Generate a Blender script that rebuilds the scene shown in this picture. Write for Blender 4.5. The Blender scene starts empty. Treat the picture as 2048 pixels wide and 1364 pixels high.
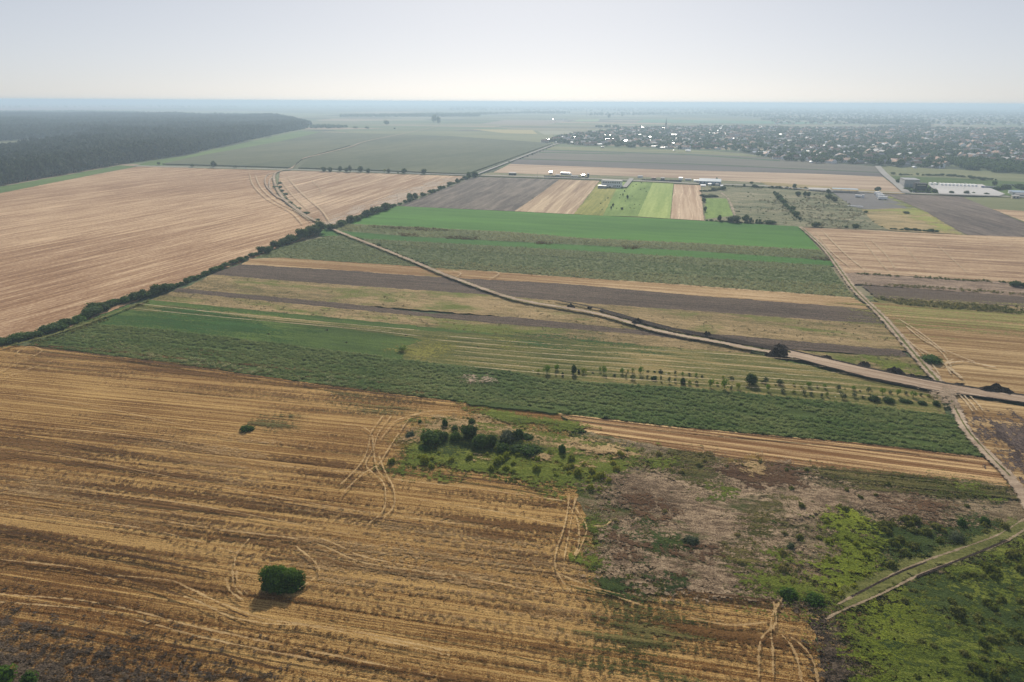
import bpy, math, random
import numpy as np
from mathutils import Vector, Matrix, noise as mn
random.seed(7); RNG = np.random.default_rng(11)
sc = bpy.context.scene
COL = sc.collection

# ---------------------------------------------------------------- camera
CH = 100.0                                   # drone height in metres
FPX = 1365.0                                 # focal length in photo pixels (24 mm on a 36 mm sensor)
PITCH, ROLL = math.radians(19.32), math.radians(0.28)
RM = Matrix.Rotation(math.pi/2 - PITCH, 4, 'X') @ Matrix.Rotation(ROLL, 4, 'Z')
cam = bpy.data.objects.new('camera', bpy.data.cameras.new('camera')); COL.objects.link(cam)
cam.matrix_world = Matrix.Translation((0, 0, CH)) @ RM
cam.data.sensor_width = 36.0; cam.data.lens = 36.0*FPX/2048.0
cam.data.clip_start = 0.5; cam.data.clip_end = 300000.0
sc.camera = cam

# ---------------------------------------------------------------- sky, sun, exposure
SUN_EL, SUN_AZ = math.radians(32.0), math.radians(1.5)      # straight ahead of the camera, a touch right
world = bpy.data.worlds.new('World'); sc.world = world; world.use_nodes = True
wt = world.node_tree; wt.nodes.clear()
sky = wt.nodes.new('ShaderNodeTexSky'); sky.sky_type = 'NISHITA'; sky.sun_disc = False
sky.sun_elevation = SUN_EL; sky.sun_rotation = SUN_AZ
sky.altitude = 100.0; sky.air_density = 0.5; sky.dust_density = 0.8; sky.ozone_density = 2.0
hs = wt.nodes.new('ShaderNodeHueSaturation'); hs.inputs['Saturation'].default_value = 0.72
bg = wt.nodes.new('ShaderNodeBackground'); bg.inputs['Strength'].default_value = 0.15
wo = wt.nodes.new('ShaderNodeOutputWorld')
wt.links.new(sky.outputs[0], hs.inputs['Color']); gm = wt.nodes.new('ShaderNodeGamma'); gm.inputs['Gamma'].default_value = 0.48      # thin high haze evens the sky out
vm = wt.nodes.new('ShaderNodeVectorMath'); vm.operation = 'SCALE'; vm.inputs['Scale'].default_value = 1.70
wt.links.new(hs.outputs[0], gm.inputs[0]); wt.links.new(gm.outputs[0], vm.inputs[0]); wt.links.new(vm.outputs[0], bg.inputs[0]); wt.links.new(bg.outputs[0], wo.inputs[0])
sl = bpy.data.lights.new('sun', 'SUN'); sl.energy = 5.0; sl.angle = math.radians(0.6); sl.color = (1.0, 0.90, 0.76)
so = bpy.data.objects.new('sun', sl); COL.objects.link(so)
sdir = Vector((math.sin(SUN_AZ)*math.cos(SUN_EL), math.cos(SUN_AZ)*math.cos(SUN_EL), math.sin(SUN_EL)))
so.rotation_euler = sdir.to_track_quat('Z', 'Y').to_euler(); so.location = (0, 0, 200)
sc.view_settings.view_transform = 'Standard'; sc.view_settings.look = 'None'
sc.view_settings.gamma = 1.0; sc.view_settings.use_curve_mapping = False
sc.view_settings.exposure = 0.0
cy = sc.cycles
cy.max_bounces = 6; cy.diffuse_bounces = 2; cy.glossy_bounces = 1; cy.transmission_bounces = 2
cy.volume_bounces = 1; cy.transparent_max_bounces = 24
cy.use_denoising = True

# ---------------------------------------------------------------- photo pixel -> world
R3 = np.array(RM.to_3x3())
def G(px, py, h=0.0):
    d = R3 @ np.array([px-1024.0, -(py-682.0), -FPX])
    t = (h-CH)/d[2]
    return (d[0]*t, d[1]*t)
def GP(pts, h=0.0): return [G(x, y, h) for x, y in pts]
def mpp(x, y):                                # metres per photo pixel at a ground point
    f = R3[:, 2]*-1
    return (x*f[0] + y*f[1] - CH*f[2])/FPX
def to_px(x, y, z=0.0):
    v = R3.T @ np.array([x, y, z-CH]); return (1024-v[0]/v[2]*FPX, 682+v[1]/v[2]*FPX)
def ang(a, b):                                # direction in the world between two photo points on the ground
    p, q = G(*a), G(*b); return math.atan2(q[1]-p[1], q[0]-p[0])

# ---------------------------------------------------------------- helpers
def tag(o, label=None, cat=None, group=None, kind=None):
    if label: o['label'] = label
    if cat: o['category'] = cat
    if group: o['group'] = group
    if kind: o['kind'] = kind
    return o
def mesh(name, vs, fs, mats=(), mi=None):
    me = bpy.data.meshes.new(name)
    vs = np.asarray(vs, dtype=np.float32)
    if isinstance(fs, np.ndarray):
        n, k = fs.shape
        me.vertices.add(len(vs)); me.vertices.foreach_set('co', vs.ravel())
        me.loops.add(n*k); me.loops.foreach_set('vertex_index', fs.ravel().astype(np.int32))
        me.polygons.add(n); me.polygons.foreach_set('loop_start', np.arange(0, n*k, k, dtype=np.int32))
        me.update(calc_edges=True)
    else:
        me.from_pydata([tuple(map(float, v)) for v in vs], [], fs)
    for m in mats: me.materials.append(m)
    if mi is not None: me.polygons.foreach_set('material_index', np.asarray(mi, dtype=np.int32))
    me.update()
    return me
def link(name, me, parent=None, loc=(0, 0, 0), rz=0.0, s=None):
    o = bpy.data.objects.new(name, me); COL.objects.link(o)
    o.location = loc; o.rotation_euler = (0, 0, rz)
    if s is not None: o.scale = s if hasattr(s, '__len__') else (s, s, s)
    if parent is not None: o.parent = parent
    return o
def empty(name, loc, rz=0.0, s=None):
    return link(name, None, None, loc, rz, s)
def fattr(me, name, vals, dom='POINT'):
    a = me.attributes.new(name, 'FLOAT', dom); a.data.foreach_set('value', np.asarray(vals, dtype=np.float32))
def in_poly(P, poly):
    x, y = P[:, 0], P[:, 1]; ins = np.zeros(len(P), bool); n = len(poly)
    for i in range(n):
        x1, y1 = poly[i]; x2, y2 = poly[(i+1) % n]
        c = ((y1 > y) != (y2 > y)) & (x < (x2-x1)*(y-y1)/((y2-y1) if y2 != y1 else 1e-9)+x1)
        ins ^= c
    return ins
def edge_dist(P, poly, closed=True):
    d = np.full(len(P), 1e9); n = len(poly)
    for i in range(n if closed else n-1):
        a = np.array(poly[i]); b = np.array(poly[(i+1) % n]); ab = b-a
        t = np.clip(((P-a) @ ab)/max(ab @ ab, 1e-9), 0, 1)
        q = a+t[:, None]*ab; d = np.minimum(d, np.hypot(*(P-q).T))
    return d
def spline(pts, per=8):
    P = [np.array(p, float) for p in pts]; P = [2*P[0]-P[1]]+P+[2*P[-1]-P[-2]]; out = []
    for i in range(1, len(P)-2):
        for k in range(per):
            t = k/per; a, b, c, d = P[i-1:i+3]
            out.append(.5*((2*b)+(-a+c)*t+(2*a-5*b+4*c-d)*t*t+(-a+3*b-3*c+d)*t**3))
    out.append(P[-2]); return np.array(out)
def rough(poly, amp, sc_=None):               # densify a world polygon and wobble its edge
    out = []; n = len(poly)
    for i in range(n):
        a = np.array(poly[i]); b = np.array(poly[(i+1) % n]); L = np.hypot(*(b-a))
        m = mpp(*((a+b)/2)); st = max(2.0*m, amp*1.2); k = int(min(400, max(1, L/st)))
        nx = np.array([-(b-a)[1], (b-a)[0]])/max(L, 1e-6)
        for j in range(k):
            p = a+(b-a)*j/k
            if j: p = p+nx*amp*(mn.noise(Vector((p[0]/(amp*6), p[1]/(amp*6), 3.1)))+.6*mn.noise(Vector((p[0]/(amp*1.7), p[1]/(amp*1.7), 9.1))))*1.4
            out.append(tuple(p))
    return out

# ---------------------------------------------------------------- node materials
class NT:
    def __init__(s, name):
        s.m = bpy.data.materials.new(name); s.m.use_nodes = True; s.t = s.m.node_tree; s.t.nodes.clear()
    def n(s, typ, **kw):
        nd = s.t.nodes.new('ShaderNode'+typ)
        for k, v in kw.items():
            if k[0] == '_':
                setattr(nd, k[1:], v)
        return nd
    def put(s, sock, v):
        if isinstance(v, bpy.types.NodeSocket): s.t.links.new(v, sock)
        else:
            if sock.type == 'RGBA' and len(v) == 3: v = (*v, 1.0)
            sock.default_value = v
    def math(s, op, a, b=0.5, c=0.0, clamp=False):
        nd = s.n('Math', _operation=op, _use_clamp=clamp); s.put(nd.inputs[0], a); s.put(nd.inputs[1], b); s.put(nd.inputs[2], c); return nd.outputs[0]
    def pos(s):
        return s.n('NewGeometry').outputs['Position']
    def obj(s):
        return s.n('TexCoord').outputs['Object']
    def mapv(s, v, scale=(1, 1, 1), rot=0.0, loc=(0, 0, 0)):
        r = s.n('Mapping', _vector_type='POINT'); s.put(r.inputs['Vector'], v)
        if rot:
            r.inputs['Rotation'].default_value = (0, 0, rot)
            q = s.n('Mapping', _vector_type='POINT'); s.put(q.inputs['Vector'], r.outputs[0]); r = q
        r.inputs['Scale'].default_value = scale; r.inputs['Location'].default_value = loc
        return r.outputs[0]
    def noise(s, v, scale=1.0, det=3, rough=0.55, dist=0.0, col=False):
        nd = s.n('TexNoise'); s.put(nd.inputs['Vector'], v); nd.inputs['Scale'].default_value = scale
        nd.inputs['Detail'].default_value = det; nd.inputs['Roughness'].default_value = rough; nd.inputs['Distortion'].default_value = dist
        return nd.outputs[1 if col else 0]
    def rng(s, v, a, b, c=0.0, d=1.0, smooth=False):
        nd = s.n('MapRange', _clamp=True)
        if smooth: nd.interpolation_type = 'SMOOTHSTEP'
        s.put(nd.inputs[0], v); s.put(nd.inputs[1], a); s.put(nd.inputs[2], b); s.put(nd.inputs[3], c); s.put(nd.inputs[4], d); return nd.outputs[0]
    def mix(s, f, a, b, mode='MIX'):
        nd = s.n('Mix', _data_type='RGBA', _blend_type=mode); s.put(nd.inputs[0], f); s.put(nd.inputs[6], a); s.put(nd.inputs[7], b); return nd.outputs[2]
    def ramp(s, f, stops):
        nd = s.n('ValToRGB'); s.put(nd.inputs[0], f); e = nd.color_ramp.elements
        while len(e) < len(stops): e.new(0.5)
        for i, (p, c) in enumerate(stops): e[i].position = p; e[i].color = (*c, 1)
        return nd.outputs[0]
    def attr(s, name, typ='GEOMETRY', out='Fac'):
        nd = s.n('Attribute'); nd.attribute_name = name; nd.attribute_type = typ; return nd.outputs[out]
    def bump(s, h, strength=0.5, dist=0.2):
        nd = s.n('Bump'); nd.inputs['Strength'].default_value = strength; nd.inputs['Distance'].default_value = dist; s.put(nd.inputs['Height'], h); return nd.outputs[0]
    def out(s, col, rough=0.9, spec=0.1, normal=None, alpha=None, transl=0.0, metal=0.0):
        b = s.n('BsdfPrincipled'); s.put(b.inputs['Base Color'], col); s.put(b.inputs['Roughness'], rough); b.inputs['Specular IOR Level'].default_value = spec
        b.inputs['Metallic'].default_value = metal
        if normal is not None: s.put(b.inputs['Normal'], normal)
        o = s.n('OutputMaterial'); sh = b.outputs[0]
        if transl:
            tr = s.n('BsdfTranslucent'); s.put(tr.inputs[0], s.mix(1.0, col, (1.3, 1.35, 0.6), 'MULTIPLY'))
            mx = s.n('MixShader'); mx.inputs[0].default_value = transl; s.t.links.new(sh, mx.inputs[1]); s.t.links.new(tr.outputs[0], mx.inputs[2]); sh = mx.outputs[0]
        if alpha is not None:
            tp = s.n('BsdfTransparent'); mx = s.n('MixShader'); s.put(mx.inputs[0], alpha)
            s.t.links.new(tp.outputs[0], mx.inputs[1]); s.t.links.new(sh, mx.inputs[2]); sh = mx.outputs[0]
        s.t.links.new(sh, o.inputs[0]); return s.m
def plain(name, col, rough=0.8, spec=0.2, metal=0.0, var=0.15, sc_=0.6):
    k = NT(name); n = k.noise(k.obj(), sc_, 4)
    c = k.mix(k.rng(n, .3, .7), tuple(x*(1-var) for x in col), tuple(min(1, x*(1+var)) for x in col))
    return k.out(c, rough, spec, metal=metal)

def mul(c, f): return tuple(x*f for x in c)
def soil_mat(name, lo, hi, a=0.0, mid=None, big=0.012, bigamt=.35, streak=(.012, .35), stamt=.35, med=(.08, .5), medamt=.25, grain=1.6, gramt=.35,
             rows=None, green=None, gthr=.62, gscale=.02, bstr=.6, bdist=.25, soft=None, contrast=1.0, spots=None, nz_amt=3.0, thr=.52, amax=1.0):
    """Field surface: noises stretched along the working direction a, mixed lo -> mid -> hi; rows=(period, width, amount)."""
    k = NT(name); P = k.pos()
    R = k.mapv(P, (1, 1, 1), -a)
    def st(u, v): return k.mapv(R, (u, v, 1))
    f = None
    def add(x, w):
        nonlocal f
        t = k.math('MULTIPLY', k.math('SUBTRACT', x, .5), w*2.2*contrast)
        f = t if f is None else k.math('ADD', f, t)
    add(k.noise(st(big*.5, big), 1.0, 4, .6, .6), bigamt)
    add(k.noise(st(*streak), 1.0, 4, .62), stamt)
    add(k.noise(st(*med), 1.0, 5, .65, .4), medamt)
    g = k.noise(R, grain, 5, .7); add(g, gramt)
    if rows:
        per, wd, amt = rows[:3]
        w = k.noise(st(.01, .05), 1.0, 2, .5)
        sp = k.n('SeparateXYZ'); k.put(sp.inputs[0], R)
        v = k.math('ADD', sp.outputs[1], k.math('MULTIPLY', w, per*1.2))
        tri = k.math('PINGPONG', v, per/2)
        line = k.rng(tri, 0.0, per*wd, 1.0, 0.0, True)
        brk = k.rng(k.noise(st(.12, .6), 1.0, 4, .7), .35, .6)
        line = k.math('MULTIPLY', line, brk)
        f = k.math('ADD', f, k.math('MULTIPLY', line, amt))
    else: line = None
    f = k.math('ADD', f, .5)
    stops = [(0.0, mul(lo, .75)), (.3, lo)] + ([(.5, mid)] if mid else []) + [(.72, hi), (1.0, mul(hi, 1.25))]
    c = k.ramp(f, stops)
    if green:
        gn = k.noise(k.mapv(R, (gscale*.5, gscale, 1)), 1.0, 6, .7, .3)
        c = k.mix(k.rng(gn, gthr, gthr+.1), c, k.mix(g, mul(green, .6), mul(green, 1.4)))
    if spots:
        scol, sthr, ssc = spots
        sn = k.noise(R, ssc, 3, .6); c = k.mix(k.rng(sn, sthr, sthr+.05), c, scol)
    h = k.math('ADD', g, k.math('MULTIPLY', f, .8))
    al = None
    if soft:
        e = k.attr('edge'); en = k.noise(st(*soft), 1.0, 6, .72)
        en2 = k.noise(R, .9, 4, .75)
        q = k.math('ADD', k.math('MULTIPLY', k.math('SUBTRACT', en, .5), nz_amt), k.math('MULTIPLY', k.math('SUBTRACT', en2, .5), nz_amt*.8))
        al = k.rng(k.math('ADD', e, q), thr, thr+.22, 0.0, amax)
    return k.out(c, .95, .08, k.bump(h, bstr, bdist), al)

# ---------------------------------------------------------------- ground pieces
ZL = [0.0]
def field(name, px, mat, z=None, amp=0.5, label=None):
    poly = GP(px) if px and not isinstance(px[0], np.ndarray) else px
    if amp: poly = rough(poly, amp)
    if z is None:
        ZL[0] += .012; z = ZL[0]
    o = link(name, mesh(name, [(x, y, z) for x, y in poly], [list(range(len(poly)))], [mat]))
    return tag(o, label, kind='structure')
def soft_patch(name, px, mat, feather=4.0, z=None, n=54, kind='structure', label=None):
    feather *= 2.2
    """A patch whose edge frays out: a grid over the polygon with an edge attribute, dropped where it is far outside."""
    poly = np.array(GP(px)); lo = poly.min(0)-feather*.5; hi = poly.max(0)+feather*.5
    d = hi-lo; nx = int(max(8, min(n, n*d[0]/max(d)*1.5))); ny = int(max(8, min(n, n*d[1]/max(d)*1.5)))
    X, Y = np.meshgrid(np.linspace(lo[0], hi[0], nx+1), np.linspace(lo[1], hi[1], ny+1))
    P = np.stack([X.ravel(), Y.ravel()], 1); ins = in_poly(P, poly); ed = edge_dist(P, poly)*np.where(ins, 1, -1)
    e = np.clip(ed/feather*.5+.5, 0, 1)
    i = np.arange(nx*ny); r = i//nx; c = i % nx; a = r*(nx+1)+c
    F = np.stack([a, a+1, a+nx+2, a+nx+1], 1); keep = e[F].max(1) > .01; F = F[keep]
    if z is None:
        ZL[0] += .012; z = ZL[0]
    me = mesh(name, np.column_stack([P, np.full(len(P), z)]), F, [mat]); fattr(me, 'edge', e)
    return tag(link(name, me), label, kind=kind)
def ribbons(name, lines, mat, z=None, kind='structure', label=None, world=False):
    """Ground ribbons along smoothed photo-traced lines: each (points, width in m); edge attribute 1 on the axis, 0 at the rim."""
    V, F, E = [], [], []
    if z is None:
        ZL[0] += .012; z = ZL[0]
    for q, (pts, w) in enumerate(lines):
        C = spline(pts if world else GP(pts), 10)
        T = np.gradient(C, axis=0); T /= np.maximum(np.hypot(*T.T), 1e-6)[:, None]; Nn = np.stack([-T[:, 1], T[:, 0]], 1)
        b = len(V); m = len(C)
        for i in range(m):
            tap = min(1, (i+1)/4, (m-i)/4)
            for kx, off in enumerate((-1, 0, 1)):
                p = C[i]+Nn[i]*off*w*.5; V.append((p[0], p[1], z+q*.0007)); E.append((1.0 if kx == 1 else 0.0)*(.4+.6*tap))
        for i in range(m-1):
            for kx in range(2):
                a = b+i*3+kx; F.append((a, a+1, a+4, a+3))
    me = mesh(name, V, np.array(F), [mat]); fattr(me, 'edge', E)
    return tag(link(name, me), label, kind=kind)
def slab(name, px, h, mat, z=0.0, amp=1.0, label=None):
    poly = rough(GP(px), amp) if amp else GP(px); n = len(poly)
    V = [(x, y, z+h) for x, y in poly]+[(x, y, z) for x, y in poly]
    F = [list(range(n))]+[[i, n+i, n+(i+1) % n, (i+1) % n] for i in range(n)]
    return tag(link(name, mesh(name, V, F, [mat])), label, kind='structure')

# ================================================================ MATERIALS
A_ST = ang((200, 712), (1600, 885))          # direction of the middle strips
A_LEFT = ang((0, 640), (500, 500))           # rows of the big left stubble field
A_NEAR = ang((0, 985), (900, 1100))          # rows of the near stubble field
TAN_L, TAN_D = (.46, .33, .215), (.235, .140, .080)
M = {}
M['far'] = None
def far_mat():
    k = NT('far_farmland'); P = k.pos(); R = k.mapv(P, (1, 1, 1), -A_ST)
    wob = k.noise(k.mapv(R, (.0006, .0006, 1)), 1.0, 2, .5, col=True)
    R2 = k.mix(.0, R, R)
    def patch(su, sv, off):
        v = k.n('TexVoronoi', _feature='F1', _distance='CHEBYCHEV'); v.voronoi_dimensions = '2D'
        k.put(v.inputs['Vector'], k.mapv(R, (su, sv, 1), 0, (off, off*.7, 0))); v.inputs['Scale'].default_value = 1.0; v.inputs['Randomness'].default_value = .8
        return v.outputs['Color']
    sp = k.n('SeparateColor'); k.put(sp.inputs[0], patch(.0009, .0042, 0)); s1 = sp.outputs[0]
    sp2 = k.n('SeparateColor'); k.put(sp2.inputs[0], patch(.0016, .0013, 5.3)); s2 = sp2.outputs[1]
    f = k.math('ADD', k.math('MULTIPLY', s1, .6), k.math('MULTIPLY', s2, .4))
    c = k.ramp(f, [(.2, (.04, .06, .035)), (.32, (.10, .15, .06)), (.42, (.17, .20, .10)), (.5, (.28, .24, .16)), (.58, (.10, .15, .06)), (.66, (.40, .30, .21)), (.78, (.13, .16, .08)), (.9, (.10, .085, .075))])
    g = k.noise(k.mapv(R, (.01, .05, 1)), 1.0, 5, .7)
    c = k.mix(.28, c, k.ramp(g, [(.3, (.05, .07, .04)), (.7, (.20, .19, .13))]))
    return k.out(c, .95, .05)
M['far'] = far_mat()
M['near'] = soil_mat('near_stubble', (.140, .062, .016), (.50, .32, .120), A_NEAR, mid=(.255, .132, .040), big=.013, bigamt=.50, streak=(.002, .95), stamt=.50,
                     med=(.015, 3.0), medamt=.48, grain=3.6, gramt=.70, rows=(5.2, .07, .34), green=(.07, .085, .018), gthr=.70, gscale=.03, bstr=1.0, bdist=.22, contrast=1.0)
M['near2'] = soil_mat('near_stubble_strip', (.18, .085, .030), (.56, .38, .185), A_ST, mid=(.30, .18, .085), big=.02, bigamt=.25, streak=(.004, .8), stamt=.9, med=(.05, 1.6), medamt=.4, grain=2.4, gramt=.3, bstr=.8, contrast=1.1)
M['left'] = soil_mat('left_stubble', (.235, .130, .065), (.50, .35, .215), A_LEFT, mid=(.335, .205, .115), big=.006, bigamt=.40, streak=(.004, .10), stamt=.26,
                     med=(.020, .34), medamt=.62, grain=.6, gramt=.45, rows=(9.0, .16, .24), bstr=.5, contrast=1.0)
M['left2'] = soil_mat('stubble_by_the_track', (.27, .16, .09), (.55, .40, .26), ang((700, 440), (920, 352)), mid=(.35, .24, .155), big=.01, bigamt=.25, streak=(.005, .12), stamt=.4, med=(.012, .25), medamt=.45, grain=.5, gramt=.3, rows=(11, .2, .2), bstr=.4)
M['corn_far'] = soil_mat('far_corn', (.058, .078, .040), (.115, .125, .068), A_LEFT, big=.003, bigamt=.5, streak=(.003, .05), stamt=.2, med=(.02, .06), medamt=.3, grain=.25, gramt=.3, bstr=.5, bdist=.5)
M['grass'] = soil_mat('grass_margin', (.06, .115, .026), (.13, .20, .05), A_LEFT, grain=.8, bstr=.6)
M['bright'] = soil_mat('alfalfa', (.042, .135, .018), (.085, .220, .032), A_ST, big=.006, bigamt=.5, streak=(.004, .06), stamt=.3, med=(.03, .15), medamt=.2, grain=.9, gramt=.25, bstr=.5)
M['bright2'] = soil_mat('alfalfa_strip', (.030, .105, .013), (.058, .16, .024), A_ST, big=.01, grain=.9, bstr=.5)
M['plough'] = soil_mat('ploughed_soil', (.060, .044, .034), (.148, .110, .082), A_ST, big=.02, bigamt=.2, streak=(.01, .5), stamt=.35, med=(.15, .8), medamt=.3, grain=1.1, gramt=.6, bstr=1.0, bdist=.3, spots=((.34, .25, .17), .70, 1.6))
M['plough_far'] = soil_mat('ploughed_soil_far', (.075, .062, .056), (.185, .155, .130), ang((800, 413), (957, 354)), big=.008, bigamt=.2, streak=(.01, .07), stamt=.5, med=(.03, .2), medamt=.4, grain=.4, gramt=.3, rows=(15, .22, .3), bstr=.6)
M['plough_right'] = soil_mat('ploughed_soil_right', (.075, .060, .053), (.185, .150, .125), ang((1800, 395), (2000, 446)), big=.008, bigamt=.3, streak=(.006, .09), stamt=.5, med=(.05, .3), medamt=.4, grain=.5, gramt=.4, rows=(22, .12, .2), bstr=.6)
M['tan_far'] = soil_mat('far_stubble', (.30, .205, .14), (.50, .39, .28), A_ST, big=.005, bigamt=.3, streak=(.003, .06), stamt=.5, med=(.01, .1), medamt=.3, grain=.3, gramt=.2, bstr=.3)
M['tan_p2'] = soil_mat('cut_stubble', (.27, .185, .12), (.54, .42, .28), ang((1029, 422), (1119, 358)), mid=(.40, .29, .19), big=.01, bigamt=.2, streak=(.004, .12), stamt=.4, med=(.01, .3), medamt=.3, grain=.6, gramt=.2, rows=(13, .12, .25), bstr=.3)
M['tan_p6'] = soil_mat('cut_stubble_narrow', (.30, .19, .12), (.56, .43, .30), ang((1340, 437), (1348, 371)), mid=(.42, .29, .19), big=.01, bigamt=.2, streak=(.004, .12), stamt=.4, med=(.01, .3), medamt=.3, grain=.6, gramt=.2, rows=(9, .12, .3), bstr=.3)
M['grey_far'] = soil_mat('grey_field', (.10, .10, .085), (.17, .155, .125), A_ST, big=.004, streak=(.003, .05), stamt=.5, grain=.3, gramt=.2, bstr=.3)
M['purple_far'] = soil_mat('tilled_grey_field', (.085, .080, .082), (.135, .122, .115), A_ST, big=.004, streak=(.003, .05), stamt=.5, grain=.3, gramt=.2, bstr=.3)
M['olive_far'] = soil_mat('olive_field', (.115, .135, .06), (.20, .205, .10), A_ST, big=.006, streak=(.004, .05), stamt=.5, grain=.4, gramt=.3, bstr=.4)
M['yelgreen'] = soil_mat('yellow_green_meadow', (.17, .19, .035), (.33, .31, .08), ang((1148, 428), (1199, 378)), big=.02, bigamt=.5, grain=.4, bstr=.5)
M['meadow'] = soil_mat('meadow', (.12, .20, .035), (.23, .33, .085), ang((1275, 433), (1310, 366)), big=.02, bigamt=.4, streak=(.006, .08), stamt=.4, grain=.5, bstr=.6)
M['lime'] = soil_mat('mown_meadow', (.21, .30, .07), (.34, .42, .13), ang((1275, 433), (1308, 366)), big=.01, bigamt=.2, streak=(.003, .15), stamt=.5, grain=.4, rows=(12, .2, .15), bstr=.3)
M['rough'] = soil_mat('rough_pasture', (.105, .125, .065), (.29, .26, .165), A_ST, mid=(.18, .18, .10), big=.02, bigamt=.35, streak=(.02, .1), stamt=.3, med=(.05, .18), medamt=.5, grain=.5, gramt=.45, bstr=1.0, bdist=.6)
M['dry'] = soil_mat('dry_pasture', (.21, .18, .085), (.44, .33, .17), A_ST, mid=(.32, .25, .12), big=.02, bigamt=.4, grain=.5, med=(.05, .15), medamt=.5, bstr=.9, bdist=.5)
M['gravel'] = soil_mat('gravel_yard', (.135, .13, .13), (.20, .19, .185), 0, grain=.5, bstr=.3)
M['concrete'] = soil_mat('concrete_yard', (.42, .42, .42), (.56, .55, .54), A_ST, big=.02, grain=.4, gramt=.1, med=(.02, .02), medamt=.2, bstr=.1)
M['strip_tan'] = soil_mat('stubble_strip', (.225, .125, .050), (.48, .34, .19), A_ST, mid=(.32, .21, .10), big=.012, bigamt=.35, streak=(.006, .3), stamt=.5, med=(.03, .6), medamt=.4, grain=.9, gramt=.3, green=(.13, .15, .035), gthr=.56, gscale=.02, bstr=.6)
M['strip_dry'] = soil_mat('dry_grass_strip', (.16, .13, .055), (.40, .29, .15), A_ST, mid=(.27, .20, .095), big=.02, bigamt=.3, streak=(.012, .14), stamt=.4, med=(.08, .3), medamt=.45, grain=.9, gramt=.45, green=(.14, .165, .035), gthr=.50, gscale=.025, bstr=1.0, bdist=.5)
M['green_mid'] = soil_mat('green_strip', (.036, .070, .013), (.095, .150, .028), A_ST, mid=(.060, .105, .019), big=.015, bigamt=.4, streak=(.01, .2), stamt=.3, med=(.08, .4), medamt=.3, grain=1.2, gramt=.4, bstr=.8)
M['hay'] = soil_mat('mown_hay', (.070, .080, .018), (.27, .21, .085), A_ST, mid=(.125, .130, .036), big=.02, bigamt=.4, streak=(.008, .25), stamt=.5, med=(.06, .5), medamt=.4, grain=1.2, gramt=.4, bstr=.8)
M['crop_floor'] = soil_mat('crop_floor', (.045, .070, .016), (.08, .12, .03), A_ST, grain=1.5, bstr=.6)
M['crop_floor2'] = soil_mat('pale_crop_floor', (.08, .105, .04), (.15, .17, .075), A_ST, grain=1.0, bstr=.6)
M['e1'] = soil_mat('right_stubble', (.235, .145, .085), (.52, .38, .24), A_ST, mid=(.36, .245, .15), big=.012, bigamt=.35, streak=(.006, .12), stamt=.45, med=(.03, .25), medamt=.45, grain=.7, gramt=.3, bstr=.5)
M['e2'] = soil_mat('cloddy_soil', (.17, .12, .085), (.37, .28, .20), A_ST, mid=(.25, .18, .13), big=.03, bigamt=.2, streak=(.03, .2), stamt=.3, med=(.12, .3), medamt=.5, grain=1.0, gramt=.5, bstr=1.0, bdist=.3)
M['e5'] = soil_mat('olive_stubble', (.20, .115, .045), (.44, .31, .155), A_ST, mid=(.29, .19, .085), big=.012, bigamt=.3, streak=(.005, .3), stamt=.7, med=(.03, .7), medamt=.4, grain=1.0, gramt=.3, rows=(5, .15, .2), bstr=.6)
M['e5g'] = soil_mat('olive_stubble_green', (.15, .15, .035), (.31, .27, .10), A_ST, big=.012, streak=(.005, .3), stamt=.7, med=(.03, .7), medamt=.4, grain=1.0, rows=(5, .15, .2), bstr=.6, soft=(.01, .12))
M['rubble'] = soil_mat('bare_cloddy_ground', (.16, .110, .068), (.52, .385, .25), ang((1250, 1050), (1640, 1080)), mid=(.31, .22, .14), big=.05, bigamt=.3, streak=(.05, .2), stamt=.25, med=(.3, .8), medamt=.6, grain=3.0, gramt=.7, bstr=1.0, bdist=.4, contrast=1.1, green=(.09, .10, .03), gthr=.57, gscale=.11, soft=(.05, .1))
M['w_green'] = soil_mat('weed_floor', (.060, .085, .010), (.21, .235, .04), A_ST, mid=(.12, .155, .020), big=.05, grain=2.2, gramt=.5, bstr=1.0, bdist=.4, soft=(.06, .12))
M['w_lime'] = soil_mat('lime_weed_floor', (.08, .105, .010), (.24, .28, .03), A_ST, mid=(.15, .19, .02), big=.05, grain=2.2, gramt=.5, bstr=1.0, bdist=.4, soft=(.1, .2))
M['w_dark'] = soil_mat('dark_weed_floor', (.025, .045, .010), (.08, .11, .03), A_ST, mid=(.05, .078, .018), big=.06, grain=2.2, gramt=.5, bstr=1.0, bdist=.4, soft=(.1, .2))
M['w_brown'] = soil_mat('dead_weed_floor', (.075, .038, .020), (.20, .12, .065), A_ST, big=.06, grain=2.2, gramt=.5, bstr=1.0, bdist=.4, soft=(.1, .2))
M['w_straw'] = soil_mat('dry_grass_floor', (.26, .17, .075), (.56, .40, .20), A_ST, big=.06, grain=2.2, gramt=.5, bstr=1.0, bdist=.4, soft=(.1, .2))
M['w_olive'] = soil_mat('weedy_stubble', (.065, .070, .018), (.19, .16, .055), A_NEAR, big=.06, streak=(.03, .7), stamt=.8, grain=2.2, gramt=.5, bstr=1.0, bdist=.4, soft=(.02, .5))
M['clods'] = soil_mat('turned_clods', (.045, .032, .022), (.20, .15, .105), A_NEAR, mid=(.095, .070, .050), big=.1, grain=2.8, gramt=.9, med=(.8, 1.3), medamt=.5, bstr=1.0, bdist=.6, contrast=1.2, soft=(.3, .5))
M['darkfield'] = soil_mat('ploughed_near', (.060, .040, .035), (.165, .125, .11), ang((1935, 835), (2048, 960)), big=.05, grain=1.6, gramt=.7, med=(.4, .9), medamt=.5, bstr=1.0, bdist=.4, soft=(.1, .3))
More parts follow.
